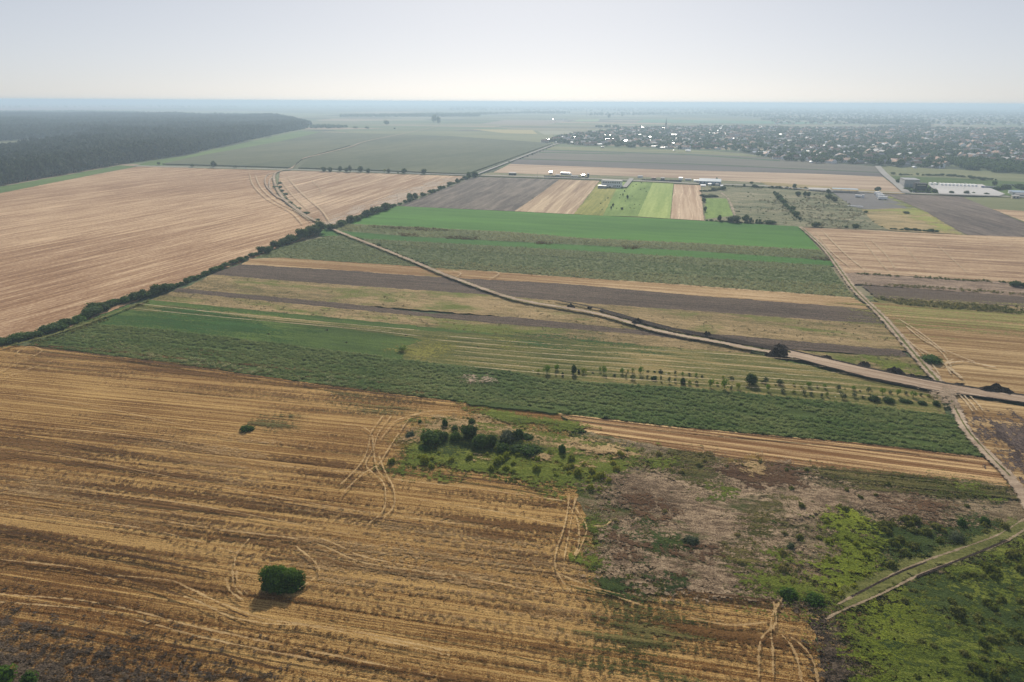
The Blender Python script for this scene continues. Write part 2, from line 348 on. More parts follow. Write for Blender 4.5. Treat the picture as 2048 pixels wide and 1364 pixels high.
M['shade_band'] = soil_mat('brown_stubble_band', (.10, .045, .013), (.26, .14, .05), A_NEAR, big=.05, streak=(.006, .8), stamt=.6, med=(.03, 2.6), medamt=.5, grain=3.4, gramt=.6, bstr=.9, soft=(.01, .25), nz_amt=3.2, thr=.5, amax=.8)  # darker brown tone of the stubble itself
M['pale_band'] = soil_mat('pale_stubble_band', (.24, .135, .052), (.56, .385, .19), A_NEAR, mid=(.38, .24, .105), big=.05, streak=(.006, .8), stamt=.6, med=(.03, 2.6), medamt=.5, grain=3.4, gramt=.6, bstr=.9, soft=(.01, .25), nz_amt=3.2, thr=.5, amax=.8)
M['dirt'] = soil_mat('dirt_road', (.25, .185, .13), (.48, .38, .28), 0, big=.03, grain=1.2, gramt=.3, bstr=.4, soft=(.12, .3), nz_amt=1.6, thr=.2)
M['dirt_new'] = soil_mat('graded_road', (.27, .195, .135), (.44, .34, .25), ang((1600, 720), (2000, 800)), big=.03, streak=(.01, .9), stamt=.7, grain=1.5, gramt=.3, bstr=.4)
M['asphalt'] = soil_mat('worn_asphalt', (.27, .265, .25), (.37, .36, .34), 0, grain=.4, gramt=.2, bstr=.1)
M['trench'] = soil_mat('trench_soil', (.022, .016, .013), (.070, .054, .045), A_ST, big=.05, grain=1.5, gramt=.7, bstr=1.0, bdist=.4, soft=(.1, .3), nz_amt=1.2, thr=.12)
M['verge'] = soil_mat('rut_grass', (.075, .085, .02), (.17, .17, .055), 0, big=.05, grain=1.6, gramt=.6, bstr=.6, soft=(.2, .2), nz_amt=2.0, thr=.4)
M['straw'] = soil_mat('straw_track', (.34, .22, .10), (.58, .415, .21), A_NEAR, big=.05, grain=3.0, gramt=.8, bstr=.15, bdist=.1, soft=(.10, .6), nz_amt=3.6, thr=.43, amax=.75)
M['straw_far'] = soil_mat('straw_track_far', (.46, .35, .21), (.66, .53, .36), A_ST, big=.05, grain=1.0, gramt=.4, bstr=.4, soft=(.05, .4), nz_amt=2.4, thr=.42, amax=.65)
M['rut'] = soil_mat('dark_rut', (.045, .022, .009), (.13, .07, .028), A_NEAR, big=.05, grain=3.0, gramt=.6, bstr=.8, soft=(.05, .5), nz_amt=2.4, thr=.45, amax=.9)
M['puddle'] = soil_mat('dry_mud', (.24, .18, .12), (.36, .28, .20), 0, soft=(.3, .3))

# ================================================================ GROUND
E = 130000.0
tag(link('ground', mesh('ground', [(-E, -3000, 0), (E, -3000, 0), (E, E, 0), (-E, E, 0)], [[0, 1, 2, 3]], [M['far']])), kind='structure')
ZL[0] = .02
# --- far fields beyond the asphalt road
field('far_field', [(620, 285), (700, 262), (1100, 262), (1120, 288), (900, 330), (600, 330)], M['olive_far'], amp=4)
field('far_field', [(945, 258.5), (1065, 260), (1075, 268), (1010, 266.5)], plain('wheat_field', (.36, .31, .14), .95, .05), amp=2)
field('far_field', [(1075, 262), (1140, 262), (1165, 269), (1088, 269)], plain('pale_field', (.27, .27, .19), .95, .05), amp=2)
field('far_field', [(1010, 240), (1140, 241), (1085, 251), (960, 248)], plain('fallow_field', (.24, .20, .16), .95, .05), amp=3)
field('far_field', [(1290, 238.5), (1520, 242), (1690, 245), (1600, 248), (1270, 245)], plain('green_far_field', (.08, .20, .11), .95, .05), amp=3)
field('far_field', [(1160, 239), (1200, 238), (1196, 243), (1140, 243)], plain('pale_green_field', (.22, .29, .14), .95, .05), amp=2)
field('far_field', [(-400, 213), (180, 209), (520, 212), (180, 219), (-400, 224)], plain('brown_far_field', (.33, .22, .19), .95, .05), amp=8)
field('far_field', [(200, 224), (480, 222), (680, 229), (560, 237), (200, 235)], plain('olive_far_strip', (.20, .22, .12), .95, .05), amp=6)
field('far_field', [(1090, 292), (1380, 300), (1485, 306), (1560, 318), (1765, 334), (1765, 352), (1380, 330), (1035, 318)], M['grey_far'], amp=1.5)
field('far_field', [(1107, 293), (1240, 296), (1380, 300), (1485, 307), (1550, 316), (1380, 307), (1085, 299)], M['olive_far'], amp=1.5)
field('far_crop_edge', [(1085, 299), (1380, 308.5), (1560, 320.5), (1560, 322.5), (1380, 310.2), (1085, 300.5)], plain('dark_crop_edge', (.035, .09, .04), .95, .05), amp=1)
field('far_crop_edge', [(1080, 304), (1250, 307.5), (1250, 309), (1075, 305.5)], plain('dark_crop_edge_b', (.045, .10, .045), .95, .05), amp=1)
field('far_crop_edge', [(1039, 317), (1380, 327), (1758, 344.5), (1758, 346.5), (1380, 329), (1036, 318.5)], plain('dark_crop_edge_c', (.04, .075, .04), .95, .05), amp=1)
field('far_field', [(1034, 318.5), (1380, 329), (1758, 346), (1768, 354), (1638, 348), (1348, 340), (1020, 328)], M['purple_far'], amp=1.5)
field('far_stubble_field', [(1020, 328), (1348, 340), (1638, 348), (1766, 354), (1809, 386), (1690, 378), (1519, 365), (1348, 356), (981, 348)], M['tan_far'], amp=1.0)
field('weedy_verge', [(960, 350), (981, 345), (1110, 350), (1180, 350), (1350, 356), (1519, 365), (1540, 374), (1400, 369), (1200, 359), (960, 352)], M['rough'], amp=1.0)
field('weedy_verge', [(1519, 363), (1690, 376), (1806, 384.5), (1811, 388), (1656, 385), (1540, 375)], M['dry'], amp=1.0)
field('right_meadow', [(1756, 332), (1890, 338), (2048, 348), (2400, 372), (2400, 400), (2048, 396), (1820, 388), (1790, 366), (1769, 349)], M['olive_far'], amp=1.0)
field('right_meadow', [(1775, 352), (1900, 356), (2048, 364), (2400, 390), (2400, 398), (2048, 394), (1820, 386), (1792, 366)], M['green_mid'], amp=1.0)
field('corn_field_floor', [(268, 331), (600, 339), (940, 352), (1115, 287), (900, 272), (640, 264), (400, 310)], M['corn_far'], amp=1.0)
slab('corn_field', [(325, 329.5), (420, 332), (583, 337), (606, 318), (700, 292), (640, 266), (560, 284), (400, 313)], 1.8, M['corn_far'], .03)
slab('corn_field', [(597, 337.5), (760, 342.5), (933, 350), (1105, 288), (900, 274), (700, 298), (625, 315)], 1.8, M['corn_far'], .03)
field('grass_margin', [(270, 332), (330, 331), (400, 313), (560, 285), (640, 264), (600, 262), (560, 270), (372, 312), (297, 324)], M['grass'], amp=1.0)
field('grass_margin', [(-500, 488), (-500, 462), (0, 374), (130, 351), (239, 331), (275, 333), (200, 347), (100, 367), (0, 388)], M['grass'], amp=1.0)
# --- stubble left of the hedge, both sides of the dirt road
field('left_stubble_field', [(-500, 480), (0, 387), (100, 367), (200, 348), (275, 334), (560, 341), (550, 352), (552, 372), (570, 396), (610, 430), (648, 455), (655, 462), (500, 519), (300, 592), (130, 658), (0, 692), (-400, 850), (-1200, 1100), (-1500, 800)], M['left'], amp=1.0)
field('stubble_field_triangle', [(560, 343), (600, 341), (940, 353), (800, 405), (652, 462), (615, 432), (575, 397), (556, 372)], M['left2'], amp=1.0)
soft_patch('bare_verge', [(880, 358), (930, 356), (800, 408), (665, 456), (640, 448), (760, 400)], soil_mat('pale_verge', (.36, .28, .21), (.50, .41, .33), A_LEFT, grain=.6, soft=(.03, .1)), 10)
# --- strips between road and alfalfa
field('ploughed_field', [(950, 354), (1119, 359), (1075, 392), (1029, 423), (800, 413), (870, 385)], M['plough_far'], amp=.8)
field('stubble_plot', [(1119, 359), (1199, 362), (1148, 429), (1029, 423), (1075, 392)], M['tan_p2'], amp=.8)
field('meadow', [(1199, 364), (1245, 364), (1206, 432), (1148, 429), (1175, 395)], M['yelgreen'], amp=1.0)
field('meadow', [(1240, 364), (1310, 365), (1275, 434), (1206, 432)], M['meadow'], amp=.8)
field('mown_meadow', [(1306, 365), (1347, 367), (1340, 438), (1275, 434)], M['lime'], amp=.6)
field('stubble_plot', [(1348, 369), (1401, 371), (1408, 442), (1341, 438)], M['tan_p6'], amp=.5)
field('rough_pasture', [(1402, 371), (1656, 384), (1722, 420), (1783, 461), (1600, 454), (1410, 442)], M['rough'], amp=1.0)
field('meadow', [(1411, 397), (1453, 398), (1466, 432), (1410, 439)], M['meadow'], amp=1.0)
ribbons('farm_lane', [([(1440, 384), (1456, 397), (1464, 415), (1470, 433)], 5.0)], soil_mat('lane', (.30, .24, .17), (.40, .33, .25), 0, soft=(.1, .1)))
field('gravel_yard', [(1658, 380), (1717, 384), (1772, 389), (1818, 419), (1740, 421), (1704, 414)], M['gravel'], amp=.6)
field('dry_pasture', [(1722, 420), (1800, 417), (1850, 424), (1906, 457), (1925, 470), (1783, 462), (1750, 448)], M['dry'], amp=1.0)
soft_patch('grass_margin', [(1772, 391), (1790, 398), (1850, 424), (1925, 468), (1890, 466), (1840, 436), (1775, 425), (1745, 422), (1815, 417)], soil_mat('lush_margin', (.20, .23, .05), (.34, .34, .09), 0, grain=.5, soft=(.04, .06)), 8)
field('ploughed_field', [(1772, 389), (1840, 389), (1930, 395), (2048, 447), (2400, 600), (2400, 560), (2400, 520), (2048, 476), (1935, 471), (1905, 456), (1850, 423)], M['plough_right'], amp=.8)
field('olive_field', [(1927, 396), (2001, 395), (2048, 398), (2400, 430), (2400, 560), (2048, 446), (1997, 424), (1950, 405)], M['olive_far'], amp=.8)
field('stubble_plot', [(1985, 419), (2048, 423), (2300, 440), (2300, 520), (2048, 444)], M['e1'], amp=.8)
# --- alfalfa and the strips below
field('alfalfa_field', [(793, 413), (1029, 424), (1340, 439), (1598, 454), (1642, 503), (1400, 489), (1158, 478), (1022, 466), (700, 451), (690, 447)], M['bright'], amp=.6)
field('reed_strip', [(690, 448), (1022, 465), (1158, 477), (1400, 488), (1640, 501), (1660, 524), (1380, 505), (1193, 495), (988, 485), (817, 476), (672, 463), (660, 459)], M['crop_floor2'], amp=.8)
field('alfalfa_strip', [(655, 461), (817, 474), (988, 483), (1193, 493), (1380, 503), (1660, 522), (1668, 534), (1380, 517), (1022, 496), (712, 479), (668, 470)], M['bright2'], amp=.5)
field('grass_corner', [(642, 462), (652, 458), (680, 474), (660, 474), (636, 473)], M['bright2'], amp=.5)
field('tall_crop_floor', [(712, 478), (1022, 495), (1380, 516), (1660, 533), (1708, 598), (1380, 574), (1083, 553), (974, 545), (861, 538), (790, 512)], M['crop_floor2'], amp=.6)
field('tall_crop_floor', [(658, 473), (690, 473), (760, 500), (845, 536), (560, 518), (505, 520), (560, 495)], M['crop_floor2'], amp=.8)
field('stubble_strip', [(505, 519), (560, 517), (835, 535), (861, 537), (974, 544), (1083, 552), (1380, 572), (1708, 597), (1742, 622), (1380, 593), (1124, 570), (919, 560), (861, 556), (680, 543), (480, 531)], M['strip_tan'], amp=.8)
field('ploughed_strip', [(480, 530), (680, 542), (861, 555), (1124, 569), (1380, 592), (1740, 620), (1768, 652), (1380, 624), (1193, 611), (970, 592), (690, 573), (420, 552)], M['plough'], amp=.9)
field('dry_grass_strip', [(424, 551), (690, 572), (970, 591), (1193, 610), (1380, 623), (1766, 651), (1822, 706), (1587, 685), (1433, 672), (1270, 664), (1022, 636), (700, 611), (365, 580)], M['strip_dry'], amp=1.0)
field('ploughed_strip', [(358, 578), (700, 610), (851, 628), (1022, 636), (1261, 661), (1464, 673), (1587, 684), (1802, 703), (1820, 718), (1587, 701), (1490, 694), (1300, 674), (1000, 651), (700, 622), (344, 586)], M['plough'], amp=.7)
field('dry_grass_strip', [(344, 585), (700, 621), (1000, 650), (1300, 673), (1500, 700), (1500, 712), (1200, 692), (700, 642), (300, 603)], M['strip_dry'], amp=.8)
field('dry_grass_strip', [(1560, 700), (1680, 710), (1818, 717), (1862, 755), (1800, 750), (1640, 718)], M['strip_dry'], amp=.8)
soft_patch('grass_patch', [(1700, 728), (1760, 724), (1800, 722), (1840, 745), (1780, 748)], M['green_mid'] if False else M['w_green'], 8)
field('green_strip', [(300, 602), (700, 641), (1200, 691), (1505, 711), (1660, 742), (1400, 722), (1000, 690), (700, 664), (260, 612), (215, 640)], M['green_mid'], amp=.8)
field('green_field', [(260, 612), (700, 656), (1000, 700), (1100, 765), (700, 712), (342, 664), (164, 648), (215, 628)], M['green_mid'], amp=.8)
field('hay_field', [(260, 612), (340, 613), (700, 652), (851, 664), (1000, 672), (1340, 698), (1520, 712), (1700, 755), (1880, 792), (1896, 834), (1600, 806), (1380, 782), (1090, 765), (1010, 745), (810, 724), (800, 700), (850, 682), (700, 662), (444, 634), (253, 622)], M['hay'], amp=1.2)
soft_patch('lush_grass_patch', [(330, 622), (500, 640), (620, 668), (560, 680), (400, 668), (240, 650), (215, 640)], soil_mat('lush_green', (.018, .062, .010), (.042, .11, .02), A_ST, grain=1.4, soft=(.02, .15)), 9)
soft_patch('lush_grass_patch', [(1030, 672), (1180, 684), (1290, 700), (1150, 702), (1050, 690)], soil_mat('lush_green_b', (.03, .075, .014), (.06, .12, .025), A_ST, grain=1.4, soft=(.02, .15)), 9)
soft_patch('yellow_grass_patch', [(800, 700), (850, 688), (900, 700), (880, 716), (830, 722)], soil_mat('yellowish', (.16, .16, .03), (.26, .23, .06), A_ST, grain=1.4, soft=(.04, .15)), 8)
soft_patch('yellow_grass_patch', [(985, 672), (1040, 682), (1030, 694), (990, 690)], soil_mat('yellowish_b', (.15, .16, .03), (.24, .22, .06), A_ST, grain=1.4, soft=(.04, .15)), 8)
field('crop_field_floor', [(164, 648), (342, 664), (700, 708), (810, 723), (1010, 744), (1090, 763), (1380, 780), (1656, 806), (1827, 826), (1896, 834), (1929, 862), (1966, 918), (1730, 891), (1348, 857), (1121, 830), (937, 808), (700, 780), (273, 720), (62, 694)], M['crop_floor'], amp=.5)
# --- near stubble
field('near_stubble_field', [(60, 695), (273, 721), (700, 781), (937, 810), (1121, 832), (1140, 880), (1210, 1000), (1180, 1060), (1210, 1165), (1350, 1192), (1540, 1208), (1610, 1225), (1650, 1360), (1720, 1800), (-1200, 1800), (-1500, 1150), (-400, 850), (0, 695)], M['near'], amp=.6)
field('near_stubble_strip', [(1116, 831), (1348, 858), (1730, 892), (1966, 919), (2012, 962), (2022, 982), (1850, 962), (1605, 940), (1400, 912), (1181, 872)], M['near2'], amp=.5)
field('weedy_ground', [(1175, 868), (1400, 912), (1605, 939), (2016, 974), (2048, 1010), (2400, 1180), (2600, 1700), (1715, 1700), (1690, 1500), (1650, 1240), (1540, 1206), (1350, 1190), (1200, 1162), (1195, 1100), (1150, 990), (1160, 900)],
      soil_mat('weedy_ground', (.14, .10, .055), (.42, .32, .20), A_ST, mid=(.25, .19, .115), big=.05, grain=2.5, gramt=.6, med=(.3, .8), medamt=.5, green=(.08, .10, .025), gthr=.5, gscale=.08, bstr=1.0, bdist=.4), amp=1.0)
# --- right side
field('right_stubble_field', [(1603, 457), (1660, 459), (1935, 472), (2048, 476), (2400, 502), (2400, 600), (2048, 569), (1707, 548), (1683, 548), (1645, 500)], M['e1'], amp=.8)
field('cloddy_strip', [(1683, 548), (1707, 548), (2048, 569), (2400, 592), (2400, 630), (2048, 596), (1717, 571), (1700, 570)], M['e2'], amp=.8)
field('ploughed_strip', [(1722, 573), (2048, 596), (2400, 630), (2400, 660), (2048, 618), (1755, 600)], M['plough'], amp=.7)
field('weed_strip', [(1745, 598), (1800, 601), (2048, 617), (2400, 650), (2400, 672), (2048, 634), (1760, 611)], M['strip_dry'], amp=1.0)
field('olive_stubble_field', [(1742, 606), (1760, 610), (2048, 634), (2400, 670), (2500, 900), (2048, 806), (1900, 775), (1862, 752), (1826, 712), (1765, 640)], M['e5'], amp=.6)
soft_patch('green_stubble', [(1742, 606), (2048, 634), (2400, 665), (2400, 720), (2048, 668), (1900, 660), (1790, 655)], M['e5g'], 18)
field('stubble_corner', [(1888, 790), (2048, 818), (2400, 880), (2400, 1180), (2048, 1012), (2010, 960), (1956, 885), (1925, 842)], M['e5'], amp=.6)
soft_patch('ploughed_corner', [(1925, 832), (1990, 838), (2080, 845), (2400, 920), (2400, 1100), (2062, 975), (2010, 945), (1962, 878)], M['darkfield'], 5)

# ================================================================ PATCHES, TRACKS, ROADS
# tonal and weedy patches in the near stubble
for pts in ([(-200, 935), (250, 980), (700, 1056), (1100, 1108), (1190, 1150), (900, 1135), (500, 1066), (-200, 1000)], [(610, 1085), (720, 1105), (830, 1150), (760, 1188), (640, 1180), (600, 1120)],
            [(800, 1090), (1010, 1060), (1110, 1120), (1010, 1150), (860, 1130)], [(300, 900), (430, 905), (560, 950), (420, 960), (330, 930)], [(860, 1130), (1110, 1190), (1200, 1230), (1150, 1290), (950, 1220), (820, 1160)],
            [(1350, 1196), (1540, 1214), (1605, 1228), (1600, 1262), (1480, 1250), (1360, 1222)], [(-200, 1290), (200, 1320), (700, 1364), (900, 1420), (300, 1400), (-200, 1360)]):
    soft_patch('pale_stubble', pts, M['pale_band'], 12)
for pts in ([(-100, 868), (220, 895), (270, 955), (60, 950), (-100, 930)], [(250, 990), (450, 1012), (640, 1062), (560, 1078), (380, 1040)], [(330, 1290), (520, 1305), (720, 1345), (690, 1400), (480, 1380), (320, 1325)],
            [(620, 925), (700, 915), (735, 950), (690, 985), (640, 965)], [(930, 1040), (1100, 1060), (1140, 1085), (1000, 1085)], [(1380, 1262), (1500, 1270), (1520, 1340), (1400, 1330)], [(80, 700), (400, 744), (800, 800), (700, 806), (350, 762), (90, 722)],
            [(640, 1230), (900, 1270), (1150, 1320), (1100, 1350), (850, 1310), (620, 1262)], [(0, 1088), (240, 1110), (430, 1160), (350, 1160), (100, 1120)]):
    soft_patch('brown_stubble', pts, M['shade_band'], 12)
soft_patch('turned_soil', [(-300, 1200), (60, 1262), (220, 1300), (400, 1350), (560, 1420), (300, 1500), (-400, 1400)], M['clods'], 7)
soft_patch('weedy_stubble', [(1205, 1196), (1300, 1212), (1372, 1238), (1365, 1290), (1352, 1352), (1262, 1352), (1180, 1310), (1190, 1250)], M['w_olive'], 6)
soft_patch('weedy_stubble', [(690, 795), (800, 805), (820, 820), (760, 828), (700, 812)], M['w_olive'], 6)
soft_patch('weedy_stubble', [(525, 848), (570, 846), (585, 858), (540, 864)], M['w_olive'], 4)
soft_patch('weedy_stubble', [(1170, 1056), (1208, 1050), (1218, 1100), (1204, 1155), (1166, 1125)], M['w_green'], 3)
soft_patch('weedy_stubble', [(1192, 1005), (1222, 1015), (1208, 1050), (1178, 1048)], M['w_green'], 3)
# the weed island and the bare ground right of it
soft_patch('weed_island', [(770, 936), (798, 900), (825, 842), (915, 834), (1044, 858), (1142, 870), (1232, 890), (1305, 904), (1300, 935), (1232, 955), (1208, 997), (1151, 996), (1000, 970), (860, 950)], M['w_green'], 3)
soft_patch('soy_strip', [(918, 816), (1112, 838), (1183, 862), (1146, 875), (956, 850)], M['crop_floor2'] if False else M['w_green'], 3)
soft_patch('dry_grass', [(822, 848), (915, 840), (1040, 866), (1200, 893), (1262, 906), (1256, 926), (1180, 918), (1050, 893), (950, 884), (835, 884)], M['w_straw'], 4)
soft_patch('dark_weeds', [(845, 884), (900, 868), (1040, 890), (1085, 905), (1010, 922), (860, 912)], M['w_dark'], 4)  # shade under the island trees, painted as a dark floor
soft_patch('bare_ground', [(1207, 965), (1290, 922), (1434, 930), (1640, 952), (1759, 972), (1900, 1005), (2015, 1050), (1880, 1062), (1740, 1052), (1640, 1045), (1645, 1140), (1600, 1185), (1480, 1203), (1350, 1194), (1208, 1165), (1205, 1080)], M['rubble'], 5)
GREENP = [([(1249, 1062), (1290, 1045), (1365, 1085), (1362, 1122), (1290, 1118)], 'w_dark'), ([(1412, 982), (1452, 988), (1450, 1004), (1415, 1000)], 'w_green'), ([(1442, 1101), (1500, 1098), (1508, 1131), (1450, 1128)], 'w_olive'),
          ([(1519, 1105), (1570, 1100), (1600, 1150), (1656, 1190), (1650, 1225), (1560, 1212), (1480, 1205), (1490, 1170), (1530, 1160)], 'w_green'), ([(1485, 1030), (1530, 1005), (1575, 1010), (1560, 1040), (1538, 1085), (1495, 1088)], 'w_olive'),
          ([(1345, 905), (1425, 910), (1440, 960), (1380, 985), (1350, 950)], 'w_olive'), ([(1620, 936), (1760, 950), (1960, 975), (2020, 985), (2015, 1005), (1880, 1000), (1740, 985), (1640, 960)], 'w_olive'),
          ([(1725, 1050), (1800, 1045), (1900, 1062), (2010, 1040), (2035, 1060), (1980, 1092), (1850, 1130), (1770, 1150), (1745, 1100)], 'w_dark'), ([(1840, 960), (1960, 978), (1990, 1000), (1880, 1000)], 'w_green'),
          ([(1200, 1165), (1290, 1158), (1360, 1180), (1350, 1205), (1260, 1200), (1205, 1190)], 'w_dark'), ([(1290, 925), (1345, 920), (1345, 950), (1300, 950)], 'w_green')]
for pts, m in GREENP: soft_patch('weed_patch', pts, M[m], 3.5)
BROWNP = [[(1434, 925), (1500, 930), (1600, 945), (1590, 975), (1510, 980), (1450, 960)], [(1755, 1005), (1830, 1002), (1890, 1020), (1880, 1048), (1800, 1042)], [(1255, 1000), (1300, 995), (1335, 1020), (1330, 1048), (1270, 1040)], [(1250, 1085), (1275, 1095), (1270, 1115), (1245, 1108)],
          [(1350, 1115), (1420, 1120), (1425, 1145), (1370, 1140)], [(1695, 1180), (1720, 1170), (1725, 1195)]]
for pts in BROWNP: soft_patch('dead_weeds', pts, M['w_brown'], 3)
for pts in ([(780, 880), (820, 878), (835, 895), (800, 902)], [(1070, 918), (1100, 918), (1102, 928), (1075, 928)], [(1138, 938), (1172, 930), (1184, 942), (1150, 953)], [(1230, 905), (1256, 908), (1254, 924), (1232, 922)], [(945, 918), (975, 916), (978, 926), (950, 928)], [(1484, 918), (1512, 916), (1532, 935), (1525, 958), (1488, 950)], [(1440, 925), (1470, 922), (1470, 935)], [(1150, 893), (1240, 903), (1250, 922), (1160, 914)]):
    soft_patch('straw_clump_floor', pts, M['w_straw'], 1.5)
soft_patch('lime_weeds', [(1628, 1045), (1660, 1032), (1720, 1045), (1752, 1090), (1764, 1150), (1740, 1200), (1660, 1218), (1645, 1160)], M['w_lime'], 3)
soft_patch('corner_weeds', [(1672, 1240), (1740, 1215), (1840, 1166), (1960, 1125), (2060, 1085), (2500, 960), (2700, 1700), (1730, 1700), (1700, 1364)], M['w_green'], 3, n=80)
soft_patch('lime_weeds', [(1700, 1245), (1760, 1215), (1820, 1215), (1850, 1260), (1830, 1320), (1790, 1364), (1830, 1420), (1730, 1400), (1705, 1310)], M['w_lime'], 6)
soft_patch('dark_weeds', [(1850, 1190), (1950, 1160), (2050, 1150), (2150, 1250), (2080, 1420), (1900, 1420), (1880, 1330), (1930, 1260)], M['w_dark'], 8)
soft_patch('turned_soil', [(1602, 1222), (1652, 1236), (1680, 1300), (1712, 1400), (1760, 1700), (1660, 1700), (1645, 1364), (1640, 1290)], M['clods'], 2.2, n=60)
# straw tracks left by the harvester wheels
NEAR_TR = [[(422, 1070), (538, 1080), (599, 1090), (653, 1105), (723, 1135), (830, 1153), (937, 1166), (1108, 1202)], [(300, 1050), (557, 1084), (634, 1086), (676, 1101), (740, 1128), (880, 1152)],
    [(230, 1162), (338, 1172), (376, 1186), (423, 1209), (469, 1228), (538, 1251), (699, 1274), (900, 1315)], [(330, 1196), (384, 1209), (442, 1236), (476, 1249), (553, 1261), (615, 1263), (720, 1284), (900, 1324)],
    [(0, 1130), (80, 1138), (170, 1150), (240, 1175)], [(0, 1200), (200, 1218), (420, 1272), (700, 1330), (900, 1370)], [(0, 1215), (200, 1235), (420, 1290), (640, 1335)],
    [(768, 838), (744, 872), (736, 908), (721, 938), (680, 981)], [(783, 840), (759, 872), (748, 904), (733, 940), (766, 973), (772, 1003), (766, 1033), (736, 1060)],
    [(821, 842), (796, 878), (774, 913), (757, 938), (723, 960), (680, 1003)], [(690, 858), (723, 861), (744, 878), (748, 910), (757, 951), (791, 968), (937, 985), (1130, 1012)],
    [(757, 917), (770, 951), (787, 985), (789, 1020), (766, 1050)], [(860, 832), (800, 846), (775, 870), (760, 890)], [(930, 828), (850, 832), (790, 850)],
    [(1138, 998), (1134, 1037), (1125, 1075), (1112, 1114), (1112, 1152), (1140, 1195)], [(1153, 998), (1144, 1037), (1138, 1075), (1129, 1122), (1129, 1157)], [(1136, 1020), (1155, 1054), (1157, 1097), (1149, 1122)],
    [(1147, 1020), (1172, 1063), (1164, 1097), (1147, 1131)], [(1125, 1178), (1215, 1200), (1290, 1225)], [(1120, 1160), (1180, 1185), (1260, 1205)], [(1180, 1063), (1208, 1062), (1222, 1052)],
    [(1545, 1212), (1549, 1259), (1519, 1294), (1515, 1380)], [(1562, 1208), (1541, 1251), (1543, 1315), (1545, 1380)], [(1571, 1281), (1605, 1307), (1626, 1341), (1637, 1400)], [(1558, 1277), (1588, 1319), (1605, 1400)],
    [(1350, 1240), (1450, 1262), (1540, 1256)], [(0, 752), (51, 727), (85, 709), (62, 700), (36, 712), (60, 722)], [(0, 768), (60, 745), (110, 728)],
    [(453, 1166), (462, 1193), (488, 1212)], [(475, 1152), (478, 1178), (497, 1200)], [(466, 1140), (470, 1180), (490, 1206)], [(590, 1100), (640, 1150), (600, 1190)], [(500, 1088), (475, 1120), (470, 1150)],
    [(0, 905), (150, 925), (400, 975), (700, 1030), (1000, 1068)], [(0, 1026), (300, 1070), (480, 1118)], [(0, 792), (180, 818), (420, 870), (640, 905)], [(60, 860), (300, 885), (560, 940), (800, 960)], [(840, 1010), (1000, 1035), (1120, 1062)], [(100, 980), (400, 1022), (700, 1080)]]
ribbons('straw_track', [(p, .72 if i < 32 else .55) for i, p in enumerate(NEAR_TR)], M['straw'])
ribbons('dark_rut', [(p, w) for p, w in (([(0, 1073), (88, 1085), (184, 1109), (307, 1132), (442, 1161)], 1.5), ([(173, 1159), (240, 1166), (307, 1182), (369, 1205)], 1.2), ([(0, 872), (200, 905), (330, 925)], .8), ([(330, 1303), (450, 1322), (560, 1352)], 1.0),
        ([(423, 1213), (469, 1235), (500, 1248)], .7), ([(60, 700), (273, 727), (700, 788), (937, 817)], 2.2), ([(1121, 838), (1348, 865), (1730, 899), (1950, 926)], 1.6), ([(1181, 872), (1400, 914), (1605, 941), (2000, 978)], 1.0), ([(860, 955), (1000, 975), (1151, 1000)], 1.3),  # the strips along the lower crop edge paint the shade of the tall crop
        ([(1348, 1194), (1480, 1206), (1560, 1216)], 1.0), ([(640, 1240), (900, 1280), (1100, 1325)], .8), ([(0, 1000), (250, 1035), (440, 1070)], .7), ([(300, 965), (600, 1022), (900, 1070)], .7), ([(20, 1252), (200, 1280), (420, 1340)], .9))], M['rut'])
ribbons('straw_track', [(p, w) for p, w in (([(499, 347), (506, 371), (533, 399), (581, 426), (606, 452)], 3), ([(511, 352), (520, 374), (545, 399), (590, 424), (625, 448)], 3), ([(575, 356), (600, 385), (640, 420), (660, 448)], 3), ([(560, 360), (585, 392), (620, 425)], 2.2), ([(620, 360), (640, 378), (642, 388)], 2),
        ([(1778, 648), (1821, 693), (1875, 726), (1928, 770)], 1.6), ([(1808, 656), (1848, 688), (1901, 712), (1955, 734)], 1.6), ([(1829, 669), (1880, 710), (1907, 752)], 1.4), ([(1770, 660), (1810, 690), (1860, 715), (1930, 768)], 1.4), ([(1790, 640), (1840, 672), (1900, 720)], 1.4), ([(1800, 676), (1850, 720), (1880, 760)], 1.2),
        ([(1912, 792), (1930, 812), (1944, 832)], 1.1), ([(1922, 794), (1940, 814), (1952, 830)], 1.1), ([(1934, 796), (1954, 816), (1964, 830)], 1.1), ([(1880, 735), (1930, 730), (1990, 742)], 2.5), ([(1900, 755), (1890, 735), (1905, 725)], 1.5),
        ([(906, 546), (922, 552), (905, 562)], 1.6), ([(985, 546), (998, 552), (978, 564)], 1.6),
        ([(1625, 462), (1660, 505), (1700, 540)], 2.2), ([(1640, 462), (1690, 512), (1730, 545)], 2.2), ([(1720, 478), (1760, 530), (1775, 545)], 1.6), ([(1735, 478), (1772, 515), (1790, 545)], 1.6), ([(1800, 488), (1850, 545)], 1.4), ([(1870, 490), (1935, 552)], 1.4), ([(1660, 458), (1800, 468), (2048, 484)], 3), ([(1720, 478), (1860, 484), (2048, 497)], 2), ([(1700, 542), (1860, 554), (2048, 568)], 2.5))], M['straw_far'])
hay = []
for i in range(7):
    y0, y1 = 676+i*10.5, 720+i*11.5
    hay.append(([(860+i*12, y0), (1100+i*6, y0+19), (1400, y0+36), (1660+i*20, y0+55+i*1.5)], 1.0))
hay += [([(270, 612), (420, 629), (700, 655), (850, 668)], 1.0), ([(262, 622), (440, 640), (700, 663), (850, 680)], 1.0), ([(300, 616), (600, 650), (820, 672)], .8)]
ribbons('straw_row', hay, M['straw_far'])
ribbons('hedge_verge', [([(0, 704), (140, 665), (300, 605)], 3.0)], M['verge'])
